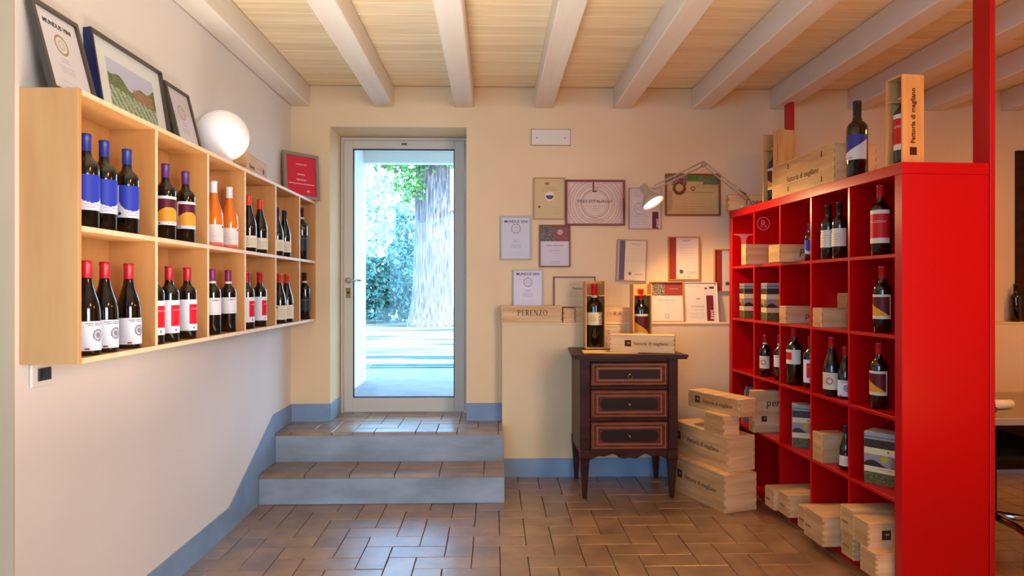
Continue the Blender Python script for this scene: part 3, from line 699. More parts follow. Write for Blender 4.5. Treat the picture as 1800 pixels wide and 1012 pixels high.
def a_awc(w, h):
    a = Art(w, h, (206, 192, 186)); a.rect(.72, .92, .0, .42, (84, 30, 40)); a.disc(.35, .5, .16, (180, 160, 150), r0=.14); a.disc(.22, .40, .10, (190, 176, 168), r0=.09)
    a.lines(.1, .8, .80, .93, 4, (150, 130, 130)); a.lines(.2, .65, .46, .62, 4, (110, 90, 90)); a.lines(.15, .62, .10, .34, 6, (160, 140, 140)); return a.a
f = wframe('pale awards poster with a maroon corner strip behind the lit lamp shade', (1106, 330, 1163, 402), .003, M_fpale, a_awc, glass=False)
text('lettering', 'awc', .040, M_wink, f, (.098, .0075, .012), (PI/2, -PI/2, 0), off=.0008)
def a5(w, h):
    a = Art(w, h, (198, 168, 112)); a.noise(0, 1, .84, 1, [(140, 124, 84), (110, 104, 70), (70, 120, 50)]); a.rect(.40, .62, .88, 1, (56, 130, 40)); a.noise(.10, .38, .74, .97, [(70, 40, 36), (190, 160, 150), (110, 70, 60)])
    a.disc(.24, .66, .17, (104, 62, 34)); a.disc(.24, .68, .10, (196, 160, 110)); a.noise(.7, 1, .76, .96, [(86, 120, 60), (130, 120, 110), (60, 90, 50)])
    a.lines(.5, 1, .68, .76, 4, (130, 100, 70)); a.lines(.15, .9, .55, .58, 2, (90, 66, 44), ragged=0); a.lines(.25, .8, .06, .34, 5, (150, 116, 76)); a.noise(.0, .10, .1, .6, [(190, 160, 110), (170, 140, 110)]); a.disc(.5, .66, .06, (120, 90, 60), r0=.03); return a.a
wframe('wide diploma with green vine picture along its top in brown frame, right of the lamp', (1170, 305, 1267, 379), .012, M_fbrown, a5)
def A_med2(r=.12, v=.72, c=(206, 204, 212)): return lambda w, h: A_medal(w, h, c, (160, 156, 160), v=v, r=r)
wframe('silver framed white diploma, leftmost on the wall and above the crate', (880, 379, 934, 456), .009, M_fsil, A_med2(), extra=[('MUNDUS VINI', 0, .84, .026, M_dink)])
def a7(w, h):
    a = Art(w, h, (206, 196, 204)); a.noise(0, .5, .62, 1, [(90, 78, 70), (150, 140, 128), (60, 50, 48)]); a.noise(.5, 1, .62, 1, [(140, 70, 66), (120, 62, 58), (156, 90, 84)])
    a.disc(.68, .85, .07, (196, 160, 160)); a.lines(.15, .85, .50, .52, 2, (100, 90, 110)); a.lines(.25, .75, .37, .38, 1, (100, 90, 110)); a.lines(.4, .65, .3, .31, 1, (130, 120, 130)); a.lines(.3, .7, .06, .1, 2, (110, 100, 110)); return a.a
wframe('brown framed certificate with a dark photo across its top half', (948, 395, 1003, 469), .009, M_fbrown, a7)
wframe('white diploma with dark ring seal standing on the PERENZO crate', (902, 474, 954, 538), .004, M_fsil, A_med2(.13, .66, (214, 212, 222)), Y=YB-.025, extra=[('MUNDUS VINI', 0, .85, .026, M_dink)])
def a9(w, h):
    a = Art(w, h, (222, 196, 154)); a.lines(.3, .85, .78, .84, 2, (150, 116, 84)); a.lines(.3, .9, .44, .5, 2, (180, 140, 90)); a.lines(.25, .9, .36, .4, 2, (190, 150, 100)); return a.a
wframe('cream certificate in dark red frame partly behind the tall bottle box', (973, 486, 1047, 541), .008, M_fred, a9, extra=[('Fattoria', .1, .58, .028, M_inkl)])
def a10(w, h):
    a = Art(w, h, (224, 200, 160)); a.rect(0, .26, 0, 1, (96, 70, 90)); a.rect(.0, .06, 0, 1, (190, 170, 170)); a.lines(.45, .85, .90, .92, 2, (90, 70, 60)); a.lines(.34, .95, .48, .80, 7, (180, 160, 130)); a.disc(.45, .17, .04, (110, 100, 90)); a.lines(.6, .9, .14, .16, 2, (110, 90, 80)); return a.a
wframe('tilted certificate with a purple left band hanging above the small bottle box', (1083, 421, 1136, 494), .007, M_fpale, a10, rot=math.radians(2.2))
def a11(w, h):
    a = Art(w, h, (222, 204, 182)); a.rect(0, .24, 0, 1, (150, 48, 36)); a.lines(.35, .85, .50, .82, 6, (176, 156, 140)); a.disc(.42, .18, .05, (90, 80, 76)); a.lines(.6, .95, .14, .17, 2, (90, 80, 76)); a.lines(.4, .8, .04, .06, 1, (80, 66, 60)); a.lines(.45, .75, .92, .94, 2, (80, 66, 60)); return a.a
wframe('upright certificate with a brick red left band in gilt frame, right of centre', (1175, 416, 1230, 492), .007, M_fgold, a11)
wframe('certificate with dark red left band cut off by the red rack', (1256, 438, 1312, 513), .007, M_fgold, a11)
def a13(w, h):
    a = Art(w, h, (220, 206, 190)); a.rect(0, 1, .66, 1, (146, 54, 48)); a.noise(0, .45, .66, 1, [(60, 50, 44), (190, 170, 150), (110, 90, 76)]); a.lines(.55, .9, .82, .84, 1, (230, 190, 180), alpha=.9)
    a.lines(.15, .85, .54, .55, 2, (120, 110, 110)); a.lines(.25, .8, .45, .46, 1, (120, 110, 110)); a.disc(.5, .13, .06, (150, 140, 136), r0=.04); return a.a
wframe('gilt framed certificate with red and photo header leaning on the ledge', (1144, 494, 1204, 566), .007, M_fgold, a13, Y=4.70, tilt=math.radians(7), depth=.03)
def a14(w, h):
    a = Art(w, h, (214, 200, 190)); a.rect(.66, .88, .02, .68, (112, 30, 46)); a.lines(.1, .55, .90, .92, 2, (150, 130, 120)); a.rect(.62, .70, .84, .88, (60, 50, 50)); a.rect(.76, .92, .85, .90, (60, 50, 50)); a.lines(.3, .5, .58, .6, 2, (60, 50, 50), alpha=.9)
    a.lines(.15, .6, .38, .40, 2, (100, 84, 80)); a.lines(.15, .6, .30, .31, 1, (100, 84, 80)); a.lines(.1, .6, .08, .22, 5, (170, 156, 146)); return a.a
f = wframe('white awards sheet with a maroon side strip leaning on the ledge beside the rack', (1206, 495, 1264, 566), .003, mat('white_card_edge', (220, 208, 196), .6, .2), a14, Y=4.69, tilt=math.radians(9), glass=False)
text('lettering', 'awc', .045, M_wink, f, (.085, .0078, .02), (PI/2, -PI/2, 0), off=.0008)

# blank emergency-light plate
p0, p1 = atY(934, 255, YB), atY(1002, 228, YB)
pl = empty('cover_plate', ((p0.x+p1.x)/2, YB, p0.z), label='blank cream rectangular cover plate with two screws high on the back wall', cat='cover plate')
w, h = p1.x-p0.x, p1.z-p0.z
MB().box(-w/2, w/2, -.014, -.0005, 0, h, b=.004).build('plate', M_white, pl)
MB().ring(-w/2-.004, w/2+.004, -.004, h+.004, .005, -.006, -.0005).build('rim', M_fpale, pl)
for sx in (-.36, .36): MB().lathe([(.001, 0), (.006, 0), (.005, .003), (.001, .003)], 12).build('screw', M_lamp, pl, (sx*w, -.014, h*.45), (PI/2, 0, 0))
# socket on the left wall
p0, p1 = atX(50, 683, WX), atX(86, 650, WX)
so = empty('wall_socket', (WX, (p0.y+p1.y)/2, p0.z), math.radians(90), 'white switch plate with a dark module under the wall shelf', 'socket')
hw = (p1.y-p0.y)/2; hh = .075
MB().box(-hw, hw, -.010, -.0005, 0, hh, b=.003).build('plate', M_white, so)
MB().box(-hw*.45, hw*.85, -.014, -.010, .018, .058, b=.002).build('module', M_grey, so); MB().box(-hw*.1, hw*.1, -.017, -.014, .026, .05, b=.001).build('rocker', M_black, so)

# ------------------------------------------------------------------ things on the ledge
p0, p1 = atY(881, 560, YL-.0), atY(988, 540, YL)
c = crate('long pale crate marked PERENZO lying on the ledge at the left', (p0.x, YL+.002, LEDGE+.0005), 0, p1.x-p0.x, .085, .118, [], n=7, group='wooden boxes')
serif_word('PERENZO', .038, c, (.115, -.0008, .050), M_ink)
p0, p1 = atY(1012, 560, YL), atY(1112, 540, YL)
crate('long crate on the ledge between the two tall bottle boxes, letters at its end', (p0.x, YL+.003, LEDGE+.0005), 0, p1.x-p0.x, .09, .105, [('text', 'front', .265, .05, .036, 'R A .')], n=7, group='wooden boxes')
p0 = atY(989, 560, YL+.02)
crate('small squat wooden block box on the ledge next to the PERENZO crate', (p0.x+.004, YL+.02, LEDGE+.0005), 0, .082, .06, .10, [], n=5, group='wooden boxes')
# ------------------------------------------------------------------ chest of drawers
CX0, CX1, CY0, CY1 = .537, 1.149, 4.137, 4.625; CT = .903; CWd = CX1-CX0; CDp = CY1-CY0
ch = empty('chest_of_drawers', (CX0, CY0, 0), label='antique inlaid walnut chest of three drawers on tapered legs against the wall', cat='chest of drawers')
LW = .062
def leg(x, y_):
    mb = MB(); top = .31
    def rg(z, hw, ox=0): return [(x+sx*hw, y_+sy*hw, z) for sx, sy in ((-1, -1), (1, -1), (1, 1), (-1, 1))]
    rings = [rg(0, .012), rg(.02, .014), rg(.24, .027), rg(.255, .031), rg(.262, .031), rg(.27, LW/2), rg(top, LW/2)]
    vs = sum(rings, []); fs = [(3, 2, 1, 0), tuple(range(len(vs)-4, len(vs)))]
    for i in range(len(rings)-1):
        for q in range(4): r = (q+1) % 4; fs.append((i*4+q, i*4+r, i*4+4+r, i*4+4+q))
    return mb.add(vs, fs)
for x in (LW/2, CWd-LW/2):
    for y_ in (LW/2, CDp-LW/2): leg(x, y_).build('leg', M_walnut, ch)
for x in (0, CWd-LW): MB().box(x, x+LW, 0, LW, .31, CT-.028, b=.004).build('corner_stile', M_walnut, ch)
MB().box(.004, .022, LW, CDp, .27, CT-.028).build('side_panel', M_side, ch)
MB().box(CWd-.022, CWd-.004, LW, CDp, .27, CT-.028).build('side_panel', M_walnut, ch)
MB().box(.022, CWd-.022, CDp-.02, CDp-.006, .27, CT-.028).build('back_panel', M_walnut, ch)
MB().box(.022, CWd-.022, .05, CDp-.02, .29, .30).build('bottom_panel', M_walnut, ch)
apx = [LW+(CWd-2*LW)*i/24 for i in range(25)]
ap = [(LW, .315)]+[(x, .262-.0*1+(-.012*math.cos((x-CWd/2)/(CWd/2-LW)*PI*2)+.012*math.cos((x-CWd/2)/(CWd/2-LW)*PI*5)*.6)) for x in apx]+[(CWd-LW, .315)]
MB().prism(ap, .012, .03, 'y').build('apron', M_walnut, ch)
sp = [(LW*.9, .262), (.09, .262), (.16, .29), (CDp-.18, .29), (CDp-.08, .262), (CDp-LW, .262), (CDp-LW, .32), (LW*.9, .32)]
MB().prism(sp, .006, .018, 'x').build('side_apron', M_side, ch)
MB().box(LW, CWd-LW, .01, .05, .837+.018, CT-.028).build('top_rail', M_walnut, ch)
dz = [(.307, .485), (.505, .682), (.704, .853)]
for q, (z0, z1) in enumerate(dz):
    if q < 2: MB().box(LW, CWd-LW, .012, .05, z1, dz[q+1][0], b=.002).build('rail', M_walnut, ch)
    x0, x1 = LW+.003, CWd-LW-.003; dw = x1-x0; dh = z1-z0-.004
    d = MB().box(0, dw, -.004, .3, 0, dh, b=.003).build('drawer', M_walnut2, ch, (x0, .0, z0+.002))
    MB().ring(.012, dw-.012, .010, dh-.010, .006, -.0058, -.0038).build('inlay_line', M_inlay, d)
    MB().ring(.036, dw-.036, .030, dh-.030, .010 if q < 2 else .012, -.0058, -.0038).build('inlay_band', M_inlay, d)
    xa, xb, za, zb = .062, dw-.062, .05, dh-.05; c_ = .012
    if q < 2:
        pts = [(xa+2*c_, za), (xb-2*c_, za), (xb-c_, za+c_*.6), (xb-.3*c_, za+c_), (xb, (za+zb)/2-.005), (xb, (za+zb)/2+.005), (xb-.3*c_, zb-c_), (xb-c_, zb-c_*.6), (xb-2*c_, zb), (xa+2*c_, zb), (xa+c_, zb-c_*.6), (xa+.3*c_, zb-c_), (xa, (za+zb)/2+.005), (xa, (za+zb)/2-.005), (xa+.3*c_, za+c_), (xa+c_, za+c_*.6)]
    else: pts = [(xa-.012, za-.006), (xb+.012, za-.006), (xb+.012, zb+.006), (xa-.012, zb+.006)]
    MB().prism(pts, -.0056, -.0038, 'y').build('dark_cartouche', M_dark, d)
    kx, kz = dw/2, dh/2
    MB().lathe([(.001, 0), (.012, 0), (.012, .003), (.005, .004), (.005, .010), (.011, .016), (.009, .022), (.001, .024)], 16).build('knob', M_brass, d, (kx, -.0056, kz), (PI/2, 0, 0))
    if q == 2: MB().tube([(kx+.014*math.sin(t_), -.028-.0, kz-.014+.014*math.cos(t_)) for t_ in [i*2*PI/16 for i in range(17)]], .0022, 6).build('ring_pull', M_brass, d)
ox_ = .058
tp = [(-ox_, -.045), (CWd*.25, -.040), (CWd*.5, -.034), (CWd*.75, -.040), (CWd+ox_*.9, -.045), (CWd+.02, CDp+.008), (-.02, CDp+.008)]
MB().prism(tp, CT-.016, CT, 'z').build('top', M_walnut, ch)
MB().prism([(x*.985+.005, y_*.8 if y_ < 0 else y_) for x, y_ in tp], CT-.028, CT-.0162, 'z').build('top_moulding', M_walnut, ch)
# leaflet / pale sheet on top
p = atZ = None
cl = empty('paper_sheet', (CX0+.03, CY0+.05, CT), math.radians(-3), 'pale yellow paper sheet lying on the chest under the tall bottle box', 'paper')
MB().box(0, .34, 0, .22, .0005, .002).build('sheet', mat('pale_yellow_paper', (206, 176, 110), .6, .2), cl)

def display_box(label, loc, rz, w, d, h, kind, H, blabel, shelf_h=None, lid=False, open_side='front', marks=()):
    """open wooden presentation box; local front = -Y (open) ; origin bottom centre"""
    b = empty('presentation_box', loc, rz, label, 'wooden box', 'wooden boxes'); t = .008
    MB().box(-w/2, -w/2+t, -d/2, d/2, 0, h).build('side_panel', M_pinev, b); MB().box(w/2-t, w/2, -d/2, d/2, 0, h).build('side_panel', M_pinev, b)
    MB().box(-w/2+t, w/2-t, d/2-t, d/2, t, h).build('back_panel', M_pinev, b); MB().box(-w/2+t, w/2-t, -d/2, d/2, 0, t).build('bottom_panel', M_pinev, b)
    if lid: MB().box(-w/2+t, w/2-t, -d/2, d/2-t, h-t, h).build('top_panel', M_pinev, b)
    if shelf_h:
        n = 14; r = .022; z = shelf_h
        pts = [(-w/2+t, -d/2), (-r*1.0, -d/2)]+[(r*math.cos(PI+PI*i/n*-1.0), -d/2+.0+r*1.9*math.sin(PI*i/n)) for i in range(1, n)]+[(r, -d/2), (w/2-t, -d/2), (w/2-t, d/2-t), (-w/2+t, d/2-t)]
        MB().prism(pts, z, z+.006, 'z').build('neck_shelf', M_pinev, b)
    for mk in marks:
        face, z, s, str_ = mk
        a = (w/2+.0006, 0, z); R = (PI/2, 0, PI/2)
        if str_: text('lettering', str_, s, M_ink, b, (w/2+.0006, s*.3, z), (PI/2, -PI/2, PI/2) if False else (0, -PI/2, PI), off=.0008)
        else: MB().box(0, .0008, -s/2, s/2, -s/2, s/2).build('printed_mark', M_ink, b, a)
    m = Matrix.Rotation(rz, 4, 'Z'); o = Vector(loc)+m @ Vector((0, -d/2+.008+.0385*H/.30+.002, t+.0005))
    bottle(kind, o, H, rz, blabel, None)
    return b
pA = atY(1044.5, 610, 4.55); pB = atY(1126.5, 590, 4.55)
display_box('tall open wooden box with a giant bottle at the left of the chest top', (pA.x, 4.548, CT+.0022), 0, .137, .13, .457, 'pattern', .43, 'giant dark bottle with cream patterned label in the tall box on the chest', shelf_h=.355)
display_box('open wooden box with sunset label bottle behind the lying crate on the chest', (pB.x, 4.555, CT+.0005), 0, .128, .12, .437, 'sunset2', .395, 'red capped bottle with maroon and ochre label in the box on the chest', shelf_h=.36)
lc = cw(*[((1072-900)/F*4.29), 4.29])
crate('printed crate with square mark lying across the front of the chest top', (lc[0], lc[1]-.0, CT+.0022), math.radians(-17), .405, .12, .112,
      [('logo', 'front', .115, .058, .040), ('text', 'front', .148, .048, .027, 'Fattoria di magliano')], n=7, group='wooden boxes')
p0 = atY(1064, 600, 4.52)
crate('pale small crate standing behind the left end of the printed crate on the chest', (p0.x+.002, 4.52, CT+.0005), 0, .10, .10, .155, [('text', 'front', .012, .12, .010, 'IIIIII'), ('text', 'front', .012, .10, .010, 'IIIII')], n=7, group='wooden boxes')

# ------------------------------------------------------------------ crates stacked on the floor
def ccrate(label, nl, dirb, L, Wd, z, H, marks, **kw):
    """nl: near-left corner in camera axes; dirb: direction of the long side going back (camera axes). The left face is the long one."""
    X, Y = cw(*nl); dX, dY = cw(*dirb); th = math.atan2(dX, dY)   # long side direction vs +Y
    return crate(label, (X, Y, z), -th, Wd, L, H, marks, group='wooden boxes', **kw)
c1 = ccrate('bottom crate of the floor stack beside the red rack', (1.239, 3.889), (-.349, .937), .58, .228, 0.0005, .222, [('logo', 'left', .13, .12, .05), ('text', 'left', .18, .10, .040, 'Fattoria di magliano'), ('text', 'right', .1, .1, .02, 'Doc')], n=9)
c2 = ccrate('middle crate of the floor stack, showing its knotty side', (1.275, 3.955), (-.349, .937), .56, .200, .223, .208, [('logo', 'left', .06, .12, .05), ('text', 'left', .16, .10, .040, 'Fattoria di magliano')], n=9, lid_open=.0)
nl = Vector((1.275, 3.955))+Vector((-.349, .937))*.035
c3 = ccrate('small crate block set on the edge of the floor stack', (nl.x, nl.y), (-.349, .937), .19, .115, .4315, .118, [], n=5)
c4 = ccrate('long slim crate balanced on top of the floor stack', (1.344, 3.946), (-.438, .9), .447, .133, .550, .106, [('logo', 'left', .085, .056, .042), ('text', 'left', .135, .042, .032, 'Fattoria di magliano')], n=5)

# ------------------------------------------------------------------ red rack
RZ = .0443
RX, RY = cw(1.522, 4.677)
rack = empty('display_rack', (RX, RY, 0), RZ, 'tall red lacquered rack of twenty five cubes holding wine and crates', 'shelf')
RL, RD, RH = 1.85, .39, 1.85; P_ = .05; t = .016; c_ = .337
MB().box(0, RD, -P_, 0, 0, RH-P_, b=.0015).build('side_panel', M_red, rack)
MB().box(0, RD, -RL, -RL+P_, 0, RH-P_, b=.0015).build('side_panel', M_red, rack)
MB().box(0, RD, -RL, 0, RH-P_+.0008, RH, b=.0015).build('top_panel', M_red, rack)
MB().box(0, RD, -RL+P_, -P_, 0, P_, b=.001).build('base_panel', M_red, rack)
MB().box(RD-.006, RD-.001, -RL+P_, -P_, P_, RH-P_).build('back_panel', M_red, rack)
for i in range(1, 5):
    u = P_+i*c_+(i-1)*t; MB().box(0.001, RD-.006, -u-t, -u, P_, RH-P_, b=.0008).build('divider', M_red, rack)
sz = [RH-P_-(i+1)*c_-i*t for i in range(5)]       # top surface under each row
for r in range(4):
    for i in range(5):
        u = P_+i*(c_+t); MB().box(0.0015, RD-.006, -u-c_, -u, sz[r]-t, sz[r], b=.0008).build('shelf_board', M_red, rack)
# lettering stuck inside two cubes
M_vin = mat('pale_vinyl_lettering', (226, 130, 130), .5, .3)
u0 = -P_-.0006
zt = 1.690
MB().prism([(.010, zt), (.150, zt), (.150, zt-.006), (.110, zt-.016), (.100, zt-.04), (.098, sz[0]+.004), (.066, sz[0]+.004), (.064, zt-.04), (.052, zt-.016), (.010, zt-.006)], u0-.0006, u0, 'y').build('lettering', M_vin, rack)
ud = -(P_+c_+t)-.0006
mb = MB(); n = 28
for i in range(n):
    a0_, a1_ = 2*PI*i/n, 2*PI*(i+1)/n; cx, cz = .060, 1.728
    mb.prism([(cx+.043*math.cos(a0_), cz+.043*math.sin(a0_)), (cx+.043*math.cos(a1_), cz+.043*math.sin(a1_)), (cx+.037*math.cos(a1_), cz+.037*math.sin(a1_)), (cx+.037*math.cos(a0_), cz+.037*math.sin(a0_))], ud-.0006, ud, 'y')
mb.build('lettering', M_vin, rack); text('lettering', 'R', .066, M_vin, rack, (.060, ud-.0006, 1.705), align='CENTER', off=.001)
def rk(v, u, z=0):   # rack coords -> world
    c, s = math.cos(RZ), math.sin(RZ); return (RX+v*c+u*s, RY+v*s-u*c, z)
def rku(px, v):
    r = ray(px); lo_, hi_ = -.5, 2.2
    def f(u):
        X, Y, _ = rk(v, u); return X/Y-r.x/r.y
    for _ in range(50):
        m = (lo_+hi_)/2
        if f(m) > 0: hi_ = m
        else: lo_ = m
    return (lo_+hi_)/2
def du(depth): return 4.677-depth
def rbottle(k, px, v, row, H, label, dz=0):
    u = rku(px, v); i = int((u-P_)/(c_+t)); r = .0385*H/.30 if BK[k][0] == 'bx' else .041*H/.3
    a, b = P_+i*(c_+t)+r+.002, P_+i*(c_+t)+c_-r-.002; u = min(max(u, a), b)
    z = RH+.0005 if row is None else sz[row]+.0005
    return bottle(k, rk(v, u, z), H, math.radians(-52)+RZ, label, 'bottles on the red rack')
def rcrate(v, depth, row, L, Du, H, label, marks=(), z=None, drz=0.0, n=5, **kw):
    u = du(depth); zz = (RH if row is None else sz[row])+.0005 if z is None else z
    return crate(label, rk(v, u, zz), RZ+drz, L, Du, H, marks, n=n, group='wooden boxes', **kw)
tx = lambda s, a, z, sz_: ('text', 'front', a, z, sz_, s)
rcrate(-.088, 4.20, 0, .30, .065, .128, 'pale crate with slanted brand lettering sticking out of the second top cube', [tx('poggio', .155, .045, .055)])
rcrate(-.075, 3.78, 0, .32, .13, .099, 'pale crate with brand lettering in the third cube of the top row', [tx('Poggio', .115, .03, .062)])
rbottle('blue', 1423.5, .05, 0, .205, 'small blue labelled bottle peeking out beside the divider, top row of the rack')
rbottle('creambx', 1456, .045, 0, .285, 'left of two slim dark bottles with cream labels in the fourth top cube')
rbottle('creambx', 1476, .062, 0, .29, 'right of two slim dark bottles with cream labels in the fourth top cube')
rbottle('redband', 1548, .07, 0, .328, 'bottle with broad red label in the nearest cube of the top row')
rcrate(-.01, 3.90, 1, .30, .06, .103, 'low pale crate with faint lettering in the third cube of the second row', [tx('poggio', .12, .03, .05)]) if False else rcrate(-.008, 3.84, 1, .30, .075, .101, 'low pale crate with faint lettering in the third cube of the second row', [tx('poggio', .115, .03, .05)])
rcrate(.005, 3.475, 1, .135, .09, .100, 'low plain crate in the fourth cube of the second row', [])
rcrate(.142, 3.475, 1, .11, .09, .178, 'taller plain crate standing behind the low one, fourth cube of second row', [])
rbottle('sunset2', 1551, .07, 1, .305, 'dark bottle with maroon and ochre label in the nearest cube of the second row')
rbottle('scribblebx', 1345, .045, 2, .26, 'small bottle with pink and cream label in the second cube of the third row')
rbottle('plain', 1371, .06, 2, .27, 'bottle of which only a pale label edge shows, second cube of the third row')
rbottle('redsql', 1396, .05, 2, .33, 'tall bottle with red square on cream label in the third cube, third row')
rbottle('redsq', 1425, .075, 2, .29, 'bottle with red and white label cut by the divider, third cube, third row')
rbottle('scribble', 1462, .05, 2, .305, 'sloping shoulder bottle with cream drawing label, fourth cube of third row')
rbottle('circle', 1486, .072, 2, .26, 'shorter bottle with round emblem beside the sloping shoulder one, fourth cube')
rbottle('sunset2', 1545, .07, 2, .304, 'dark bottle with maroon and ochre label in the nearest cube of the third row')
rcrate(-.036, 4.21, 3, .30, .06, .262, 'upright square crate marked perenzo leaning out of the fourth row of the rack', [tx('perenzo', .085, .165, .066), ('logo', 'front', .072, .085, .034)], n=7)
rcrate(.005, 3.47, 3, .138, .095, .150, 'plain pale cube crate in the fourth cube of the fourth row', [])
rbottle('navy', 1487, .06, 3, .22, 'dark half bottle squeezed beside the plain crate, fourth row of the rack')
# bottom row: crates pushed in end-on, sticking out
for (d, px, r, L, Dn, H, lab, z) in [
    (3.80, 1360, 4, .33, .112, .115, 'first of the two small crates side by side in the third bottom cube', None),
    (3.675, 1386, 4, .33, .112, .122, 'second of the two small crates side by side in the third bottom cube', None),
    (3.455, 1420, 4, .33, .105, .115, 'narrow crate tucked behind a larger one in the fourth bottom cube', None),
    (3.262, 1446, 4, .35, .180, .146, 'larger crate with nailed end sticking out of the fourth bottom cube', None),
    (3.095, 1501, 4, .33, .100, .116, 'lower left crate of the four in the nearest bottom cube', None),
    (3.08, 1501, 4, .33, .110, .118, 'upper left crate of the four in the nearest bottom cube', .1675),
    (2.894, 1540, 4, .33, .115, .112, 'lower right crate of the four in the nearest bottom cube', None),
    (2.955, 1526, 4, .33, .110, .112, 'upper right crate with dark square mark in the nearest bottom cube', .1635)]:
    xc = (px-900)*d/F; v = xc-(1.522+.072*(4.677-d))
    marks = [('text', 'left', .014, H*.35, .016, 'DOCG', M_inkl)]
    if d < 3: marks = [('logo', 'front', .085 if z else .11, H*.5, .042)]
    rcrate(v, d, r, L, Dn, H, lab, marks, z=z, n=9)
# printed gift cartons
def carton(label, cpos, z, rz, w=.17, d=.10, h=.235):
    X, Y = cw(*cpos); b = empty('gift_carton', (X, Y, z+.0005), rz, label, 'gift box', 'printed gift cartons')
    MB().box(0, w, 0, d, 0, h, b=.001).build('carton', mat('cream_card', (216, 196, 150), .6, .2), b)
    def art(w, h):
        a = Art(w, h, (222, 204, 158), .003); r_ = rng.random(a.U.shape)
        k = a.V < .22; a.a[k] = (84, 84, 44); a.a[k & (r_ > .6)] = (120, 110, 60); a.a[k & (r_ < .2)] = (46, 50, 28)
        k = (a.V > .34) & (a.V < .58); a.a[k] = (150, 140, 140); k2 = k & (a.V < .40+.06*np.sin(a.U*9)); a.a[k2] = (56, 40, 34)
        a.disc(.42, .50, .07, (186, 164, 40)); k3 = k & (a.U > .55) & (r_ > .35) & (a.V < .54); a.a[k3] = (96, 90, 44)
        k = (a.V > .70) & (a.V < .86); a.a[k] = (50, 44, 34); a.a[k & (r_ > .8)] = (80, 70, 54)
        k = a.V > .86; a.a[k] = (150, 156, 158); a.a[(a.V > .90) & (a.V < .93)] = (96, 110, 120)
        a.disc(.5, .64, .018, (70, 50, 40)); a.lines(.2, .8, .28, .29, 1, (140, 120, 90)); return a.a
    link('print', print_grid(w-.002, h-.002, art(w, h)), b, (w/2, -.0008, .001)); link('print', print_grid(d-.002, h-.002, art(d, h)), b, (-.0008, d/2, .001), (0, 0, -PI/2))
    return b
carton('printed vineyard gift carton in the farthest cube of the second row', (1.563, 4.50), sz[1], math.radians(-4))
carton('printed vineyard gift carton in the second cube of the second row', (1.574, 4.13), sz[1], math.radians(-4))
carton('printed vineyard gift carton in the third cube of the fourth row', (1.606, 3.83), sz[3], math.radians(-24), h=.243)
carton('large printed vineyard gift carton in the nearest cube of the fourth row', (1.655, 3.14), sz[3], math.radians(-50), w=.21, d=.11, h=.24)
# folded grey bags in the far cube of the fourth row
X, Y, _ = rk(.02, .17)
bg_ = empty('paper_bag', (X, Y, sz[3]+.0005), RZ, 'grey paper bags with black print standing in the farthest cube, fourth row', 'paper bag')
M_bag = mat('grey_paper', (176, 164, 150), .6, .3, rgb2=(124, 114, 104), scale=12)
for i in range(4):
    y0 = .03*i; MB().prism([(0+.012*i, 0), (.20, 0), (.20, .235-.01*i), (.03+.01*i, .245-.012*i)], y0, y0+.012, 'y').build('bag_sheet', M_bag, bg_)
MB().prism([(.06, .04), (.14, .03), (.15, .12), (.11, .16), (.08, .12)], -.001, -.0002, 'y').build('black_print', M_black, bg_)
# ---- on top of the rack
c = rcrate(.012, 3.374, None, .227, .676, .200, 'long brand crate lying along the top of the red rack', [('text', 'left', .18, .075, .044, 'Fattoria di magliano')], n=9)
for s_ in (.20, .56):
    MB().box(-.0012, 0, .676-s_-.004, .676-s_+.004, .02, .05).build('dark_batten_mark', M_ink, c); MB().box(-.0012, 0, .676-s_-.004, .676-s_+.004, .15, .18).build('dark_batten_mark', M_ink, c)
X, Y = cw(1.682, 3.255)
bottle('bluebig', (X, Y, RH+.0005), .372, math.radians(-50), 'large black bottle with blue and cream label standing on top of the red rack', 'bottles on the red rack')
X, Y = cw(1.722, 2.93)
b = display_box('tall wooden presentation box with vertical lettering on the near top corner of the rack', (X, Y, RH+.0005), RZ-PI/2+.10, .100, .105, .385, 'redband', .335, 'bottle with red label inside the tall box on the near rack corner', shelf_h=.28, lid=True,
            marks=[('s', .055, .034, None), ('s', .088, .030, 'Fattoria di magliano')])
X, Y = cw(1.622+.05, 4.245)
b = display_box('wooden presentation box with an ochre label bottle at the far end of the rack top', (X, Y, RH+.0005), RZ-PI/2+.25, .105, .105, .448, 'sunset2', .37, 'bottle with ochre label inside the box at the far end of the rack top', shelf_h=.34)
MB().box(.0535, .0605, -.03, .10, .0, .46).build('open_lid', M_pinev, b)
rcrate(-.045, 4.58, None, .32, .05, .108, 'pale crate end with slanted lettering at the far end of the rack top', [tx('Poggio', .12, .035, .06)])
# red steel posts behind the rack
for (zc_, lab) in ((2.875, 'red steel post rising to the ceiling behind the near end of the rack'), (4.62, 'red steel post rising to the ceiling behind the far end of the rack')):
    u = 4.677-zc_; X, Y, _ = rk(RD+.003, u)
    p = empty('steel_post', (X, Y, 0), RZ, lab, 'post', 'red posts')
    MB().box(0, .024, -.05, .05, 0, ZC-.002 if zc_ < 4 else ZB-.001, b=.002).build('post', M_redp, p)
    MB().box(-.0, .05, -.056, .056, .0003, .006).build('foot_plate', M_redp, p)

